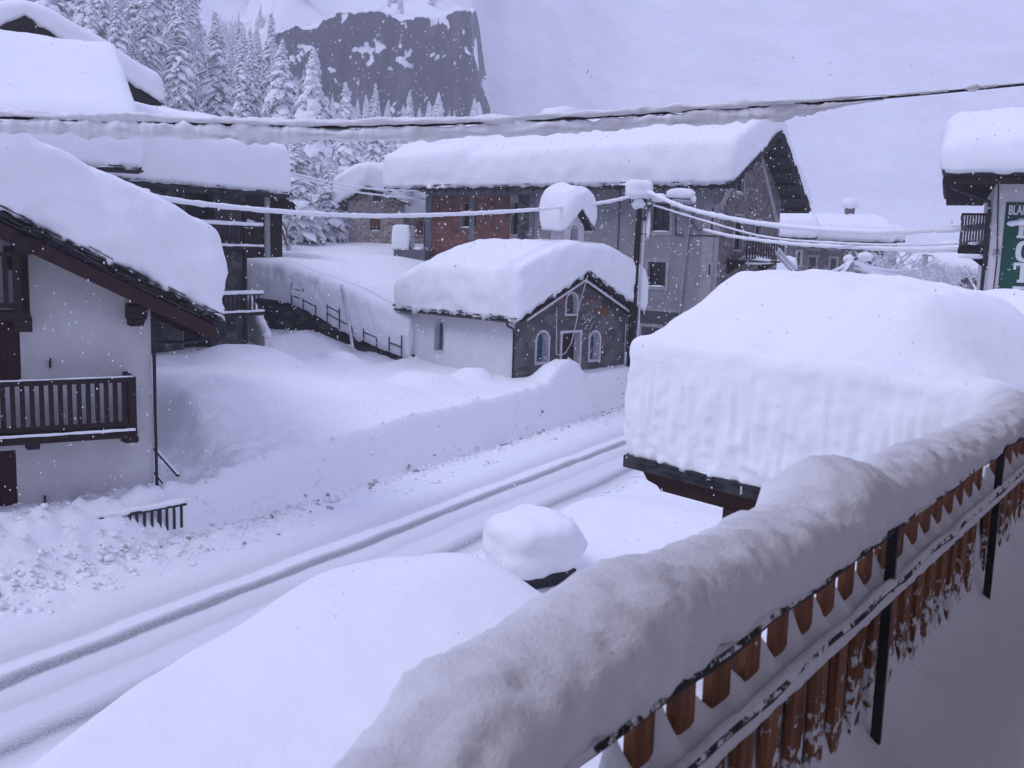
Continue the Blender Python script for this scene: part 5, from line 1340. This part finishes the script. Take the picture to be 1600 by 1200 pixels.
tp = PY(1447, 397, 70)-Vector((q.x, q.y, 0)); MB().tube([(0, 0, 0), tp], .16, 8).build('shaft', BARK, u2); MB().bar(tp+Vector((-.3, 0, -.1)), tp+Vector((.5, 0, -.1)), .12).build('crossarm', BARK, u2)
q = PY(419, 390, 46); u3 = empty('utility_pole', (q.x, q.y, 0), 0, 'pale concrete post standing in the terrace snow right of the stone house', 'utility pole')
MB().tube([(0, 0, 0), PY(417, 308, 46)-Vector((q.x, q.y, 0))], .14, 8).build('shaft', GREYPAINT, u3)
q = PY(405, 380, 47); u4 = MB().tube([(q.x, q.y, q.z-1), PY(409, 310, 47)], [.2, .1], 8, jit=.4).build('frosted_post', FROST, None, True); tag(u4, 'frosted leaning stake behind the pale concrete post', 'stake')

# ------------------------------------------------------------------ trees
def conifer_proto(Ht, Rm, nb, seed, snowy=1.0):
    rnd = random.Random(seed); b = MB(); zmin = .06*Ht
    for k in range(nb):
        f = ((k+rnd.random())/nb)**.92
        z = zmin+(Ht-zmin)*f
        R = Rm*(1-f)**.82*rnd.uniform(.66, 1.15)+.12
        az = k*2.39996+rnd.uniform(-.35, .35)
        g_ = noise.noise(Vector((math.cos(az)*1.1+seed*3, math.sin(az)*1.1, f*7)))
        R *= 1+.55*g_
        if g_ < -.32 and f < .85: continue
        ca, sa = math.cos(az), math.sin(az)
        droop = rnd.uniform(.35, .75)*(1.05-.45*f); lift = rnd.uniform(-.02, .12)
        nseg = 5; pts = []
        for i in range(nseg+1):
            u = i/nseg; pts.append(Vector((ca*R*u, sa*R*u, z+lift*R*u-droop*R*u*u)))
        w0 = R*rnd.uniform(.16, .26)*snowy+.05
        # snow pillow along the branch
        n = 6; vs = []
        for i, p in enumerate(pts):
            u = i/nseg; w = w0*(.35+1.2*math.sin(math.pi*(.12+.8*u))**.8)*(1 if i < nseg else .25)*rnd.uniform(.75, 1.25)
            for j in range(n):
                a = 2*math.pi*j/n; q = 1+.3*rnd.uniform(-1, 1)
                off = Vector((-sa*math.cos(a)*w*q, ca*math.cos(a)*w*q, math.sin(a)*w*.5*q+w*.16))
                vs.append(p+off)
        fs = [(i*n+j, i*n+(j+1) % n, (i+1)*n+(j+1) % n, (i+1)*n+j) for i in range(nseg) for j in range(n)]+[tuple(range(n)), tuple(nseg*n+j for j in range(n-1, -1, -1))]
        b.add(vs, fs, 0)
        # needles and twigs hanging under it
        for i in range(9):
            u = rnd.uniform(.15, 1.02); s = u*nseg; i0 = min(int(s), nseg-1); p = pts[i0].lerp(pts[i0+1], s-i0)
            sd = rnd.choice((-1, 1))*w0*rnd.uniform(.3, 1.5); l = R*rnd.uniform(.12, .26)+.10; ww = w0*rnd.uniform(.25, .6)
            base = p+Vector((-sa*sd, ca*sd, -.02)); out = Vector((ca*rnd.uniform(.1, .6), sa*rnd.uniform(.1, .6), -1)).normalized()*l
            t = Vector((-sa, ca, 0))*ww+Vector((ca, sa, 0))*ww*rnd.uniform(-.6, .6)
            b.add([base-t, base+t, base+out+t*.2, base+out-t*.2], [(0, 1, 2, 3)], 1 if rnd.random() < .62 else 0)
            if rnd.random() < .5:      # side twig with its own snow
                e = base+Vector((-sa*sd*1.1, ca*sd*1.1, -.12*R)); b.add([base+Vector((0, 0, .06)), base-Vector((ca, sa, 0))*ww*.5, e, base+Vector((ca, sa, 0))*ww*.5], [(0, 1, 2), (0, 2, 3)], 0)
    me = b.build('crown', [SNOW_T, NEEDLE]).data
    tr_ = MB().tube([(0, 0, -1), (0, 0, Ht*.5), (0, 0, Ht*.97)], [Rm*.075, Rm*.05, .03], 7).build('trunk', BARK).data
    for o in [o for o in bpy.data.objects if o.data in (me, tr_)]: bpy.data.objects.remove(o)
    return me, tr_
def broad_proto(Ht, seed, spread=.5, depth=5, thick=1.0):
    rnd = random.Random(seed); b = MB()
    def grow(p, d, l, r, k):
        q = p+d*l; m_ = p.lerp(q, .5)+Vector((rnd.uniform(-1, 1), rnd.uniform(-1, 1), 0))*l*.06
        b.tube([p, m_, q], [r, r*.8, r*.62], 4 if k < 3 else 5, mi=1 if k <= 3 else 0)
        if k == 0: return
        for i in range(rnd.choice((2, 3, 3))):
            nd = (d+Vector((rnd.uniform(-1, 1), rnd.uniform(-1, 1), rnd.uniform(-.35, .6)))*spread*1.5).normalized()
            grow(q if i else p.lerp(q, .8), nd, l*rnd.uniform(.6, .85), r*.6, k-1)
    for i in range(3): grow(Vector((0, 0, Ht*.12)), Vector((rnd.uniform(-.5, .5), rnd.uniform(-.5, .5), 1)).normalized(), Ht*.26, Ht*.022*thick, depth)
    # snow cushions on twigs
    me = b.build('crown', [BARK, FROST]).data
    t = MB().tube([(0, 0, -1), (0, 0, Ht*.14)], [Ht*.04, Ht*.03], 7).build('trunk', BARK).data
    for o in [o for o in bpy.data.objects if o.data in (me, t)]: bpy.data.objects.remove(o)
    return me, t
SNOW_T = simple('snow_on_branches', (.72, .73, .76), (.86, .87, .89), 1.5, .9, 4, .4, .05)
PROT = [conifer_proto(14, 2.6, 260, 1, .8), conifer_proto(14, 2.2, 210, 2, .7), conifer_proto(14, 2.9, 240, 3, .85), conifer_proto(14, 1.8, 180, 4, .7), conifer_proto(14, 2.4, 200, 5, .6)]
BIG = conifer_proto(14, 3.0, 400, 9, 1.0)
BRO = [broad_proto(9, 11, .5), broad_proto(9, 12, .65), broad_proto(6, 13, .8)]
BRF = [broad_proto(9, 21, .6, 5, 1.9), broad_proto(9, 22, .7, 5, 2.1), broad_proto(6, 23, .85, 5, 2.2)]
def plant(pro, X, Y, z, sc, rz, name, label, cat, group=None, sx=1.0):
    r = empty(name, (X, Y, z), rz, label, cat, group)
    for nm, me_ in (('crown', pro[0]), ('trunk', pro[1])):
        o = bpy.data.objects.new(nm, me_); COL.objects.link(o); o.parent = r
    r.scale = (sc*sx, sc*sx, sc); return r
def tree_px(pro, px, ytop, D, wpx=None, zbase=None, **kw):
    p = PY(px, ytop, D); g = terrain(p.x, p.y) if zbase is None else zbase; Ht = p.z-g
    sc = Ht/14; return plant(pro, p.x, p.y, g, sc, kw.pop('rz', px*7 % 360), sx=kw.pop('sx', 1.0), **kw)
tree_px(BIG, 490, 74, 68, name='fir_tree', label='tallest snow plastered fir, standing behind the stone house and the cottage', cat='fir tree', rz=20, sx=.95)
tree_px(PROT[2], 441, 62, 84, name='fir_tree', label='broad snowy fir just left of the tallest fir', cat='fir tree', sx=1.05)
tree_px(PROT[0], 540, 128, 80, name='fir_tree', label='pointed snowy fir just right of the tallest fir', cat='fir tree')
tree_px(PROT[1], 587, 130, 100, name='fir_tree', label='slender snowy fir above the stone cottage roof', cat='fir tree')
tree_px(PROT[3], 641, 146, 112, name='fir_tree', label='narrow snowy fir in front of the cliff, left of the grey house roof', cat='fir tree')
tree_px(PROT[1], 607, 205, 78, name='fir_tree', label='short snowy fir directly behind the cottage chimney', cat='fir tree', sx=1.3)
tree_px(PROT[2], 462, 205, 58, name='fir_tree', label='small snowy fir at the foot of the tallest fir, left side', cat='fir tree', sx=1.3)
tree_px(PROT[0], 515, 250, 60, name='fir_tree', label='small snowy fir at the foot of the tallest fir, right side', cat='fir tree', sx=1.5)
rnd = random.Random(77); placed = []
G_ = 'snowy conifers of the hillside forest'; LBL = 'snow covered conifer, one of many in the forest on the slope'
def forest(n, pxa, pxb, Da, Db, hmin, hmax, tries=40, f=None):
    c = 0
    for _ in range(n*tries):
        if c >= n: break
        D = math.exp(rnd.uniform(math.log(Da), math.log(Db))); px = rnd.uniform(pxa, pxb)
        X = (px-800)/1500*D; Y = D
        if f and not f(px, D): continue
        if any((X-a)**2+(Y-b_)**2 < (1.5+D*.010)**2 for a, b_ in placed): continue
        placed.append((X, Y)); h = rnd.uniform(hmin, hmax)
        if rnd.random() < .16: plant(BRO[rnd.randrange(2)], X, Y, terrain(X, Y)-.3, h/12, rnd.uniform(0, 360), 'broadleaf_tree', 'frosted leafless tree among the hillside conifers', 'tree', 'frosted leafless trees in the hillside forest')
        else: plant(PROT[rnd.randrange(5)], X, Y, terrain(X, Y)-.4, h/14, rnd.uniform(0, 360), 'conifer', LBL, 'conifer', G_, rnd.uniform(.85, 1.15))
        c += 1
forest(105, 40, 425, 84, 190, 7, 14, f=lambda px, D: not (290 < px < 440 and D > 135 and rnd.random() < .93))
forest(26, 420, 660, 115, 190, 6, 9)
forest(40, 60, 300, 190, 305, 9, 15)
forest(45, 430, 790, 190, 305, 7, 12)
forest(8, 560, 700, 335, 420, 9, 14)
forest(10, 350, 500, 300, 400, 9, 14)
# frosted bare trees on the right
for i, (px, yt, D, lb) in enumerate(((1372, 366, 80, 'open frosted bare tree at the right end of the long beige house'), (1405, 380, 76, 'frosted bare tree between the beige house and the thin bare pole'),
        (1470, 402, 62, 'low frosted bush nearest the thin bare pole'), (1503, 404, 58, 'low frosted bush just left of the hotel'), (1528, 400, 64, 'taller frosted bush touching the hotel downpipe'), (1430, 398, 66, 'rounded frosted shrub left of the thin bare pole'))):
    p = PY(px, yt, D); zb_ = PY(px, 462, D).z-1.0; pro = BRF[i % 3]; hh = 9 if i % 3 < 2 else 6
    plant(pro, p.x, p.y, zb_, (p.z-zb_)/hh*1.05, px % 360, 'frosted_tree', lb, 'tree', sx=1.35)
for i, (px, yt, D, sx) in enumerate(((620, 262, 66, 1.3), (555, 300, 74, 1.2), (450, 300, 55, 1.2), (395, 318, 56, .9))):
    p = PY(px, yt-20, D); g = terrain(p.x, p.y)
    plant(BRO[i % 2], p.x, p.y, g-.3, (p.z-g)/9, px, 'frosted_tree', ('frosted leafless tree behind the cottage wing', 'frosted leafless tree left of the cottage wall', 'frosted thicket under the tallest fir', 'small frosted tree between the stone house and concrete post')[i], 'tree', sx=sx)

# ------------------------------------------------------------------ cliff
def cliff():
    vs = []; nu, nv = 240, 90; 
    for i in range(nu+1):
        u = i/nu; px = 425+330*u
        ytop = 20+30*(1-sm(0, .25, u))*0+22*fb(u*4, 1, 0, 5)-14*sm(.35, .5, u)+40*sm(.93, 1., u)+10*(1-sm(0, .08, u))
        D = 318-10*fb(u*2.3, 4, 0, 3)+150*sm(.86, 1.0, u)**2+10*(1-sm(0, .1, u))
        X = (px-800)/1500*(D+4)
        zt_ = PY(px, ytop, 316).z; zb_ = 30
        for j in range(nv+1):
            v = j/nv
            if v <= .8: 
                f = v/.8; z = zb_+(zt_-zb_)*f; y = D+6*f+3.6*fb(X*.05, z*.02, 3, 5)+2.6*fb(X*.16, z*.06, 9, 6)
                y += .5*sm(.45, .5, (z+6*fb(X*.03, 1, 5, 2)-48)/45)+.8*sm(.78, .9, (z+8*fb(X*.04, 7, 5, 2)-48)/45)
            else: 
                f = (v-.8)/.2; z = zt_+10*f+2*fb(X*.1, f*2, 1, 3); y = D+7+40*f
            vs.append((X+1.5*fb(X*.1, z*.07, 8, 3)+9*sm(.86, 1, u)*fb(2, z*.06, 8, 5), y, z))
    fs = [(i*(nv+1)+j, (i+1)*(nv+1)+j, (i+1)*(nv+1)+j+1, i*(nv+1)+j+1) for i in range(nu) for j in range(nv)]
    o = MB().add(vs, fs).build('rock_cliff', ROCK, None, True)
    if sum(p.normal.y for p in o.data.polygons) > 0: o.data.flip_normals()
    return tag(o, kind='structure')
cliff()

# ------------------------------------------------------------------ falling snow
def flakes(n):
    rnd = random.Random(5); vs = []; fs = []
    for k in range(n):
        Y = 3.5+36*rnd.random()**.62; X = rnd.uniform(-.62, .60)*Y; z = H+rnd.uniform(-.42, .22)*Y
        if z < 1.2 or (X > -3 and Y < 6 and z < 6.3): continue
        if Y > 20 and X < -8: continue
        r = rnd.uniform(.004, .011)*(.45+Y/22); c = len(vs)
        a = rnd.uniform(-.3, .3); l = rnd.uniform(1.0, 1.9)
        for d in ((1,0,0),(-1,0,0),(0,1,0),(0,-1,0),(a,0,l),(-a,0,-l)): vs.append((X+d[0]*r, Y+d[1]*r, z+d[2]*r))
        for q in ((0,2,4),(2,1,4),(1,3,4),(3,0,4),(2,0,5),(1,2,5),(3,1,5),(0,3,5)): fs.append(tuple(c+i for i in q))
    o = MB().add(vs, fs); me = bpy.data.meshes.new('falling_snow'); me.from_pydata(vs, [], fs); me.materials.append(SNOW_T)
    ob_ = bpy.data.objects.new('falling_snow', me); COL.objects.link(ob_); tag(ob_, kind='stuff')
flakes(12000)

# ------------------------------------------------------------------ haze
hz = MB().box(-560, 560, -40, 960, -60, 460).build('haze', []); tag(hz, kind='stuff')
m = bpy.data.materials.new('pale_mist'); m.use_nodes = True; n = m.node_tree; n.nodes.clear()
v = n.nodes.new('ShaderNodeVolumePrincipled'); o_ = n.nodes.new('ShaderNodeOutputMaterial')
v.inputs['Color'].default_value = (.93, .93, .97, 1); v.inputs['Density'].default_value = .0009; v.inputs['Anisotropy'].default_value = .2
n.links.new(v.outputs[0], o_.inputs['Volume']); hz.data.materials.append(m)
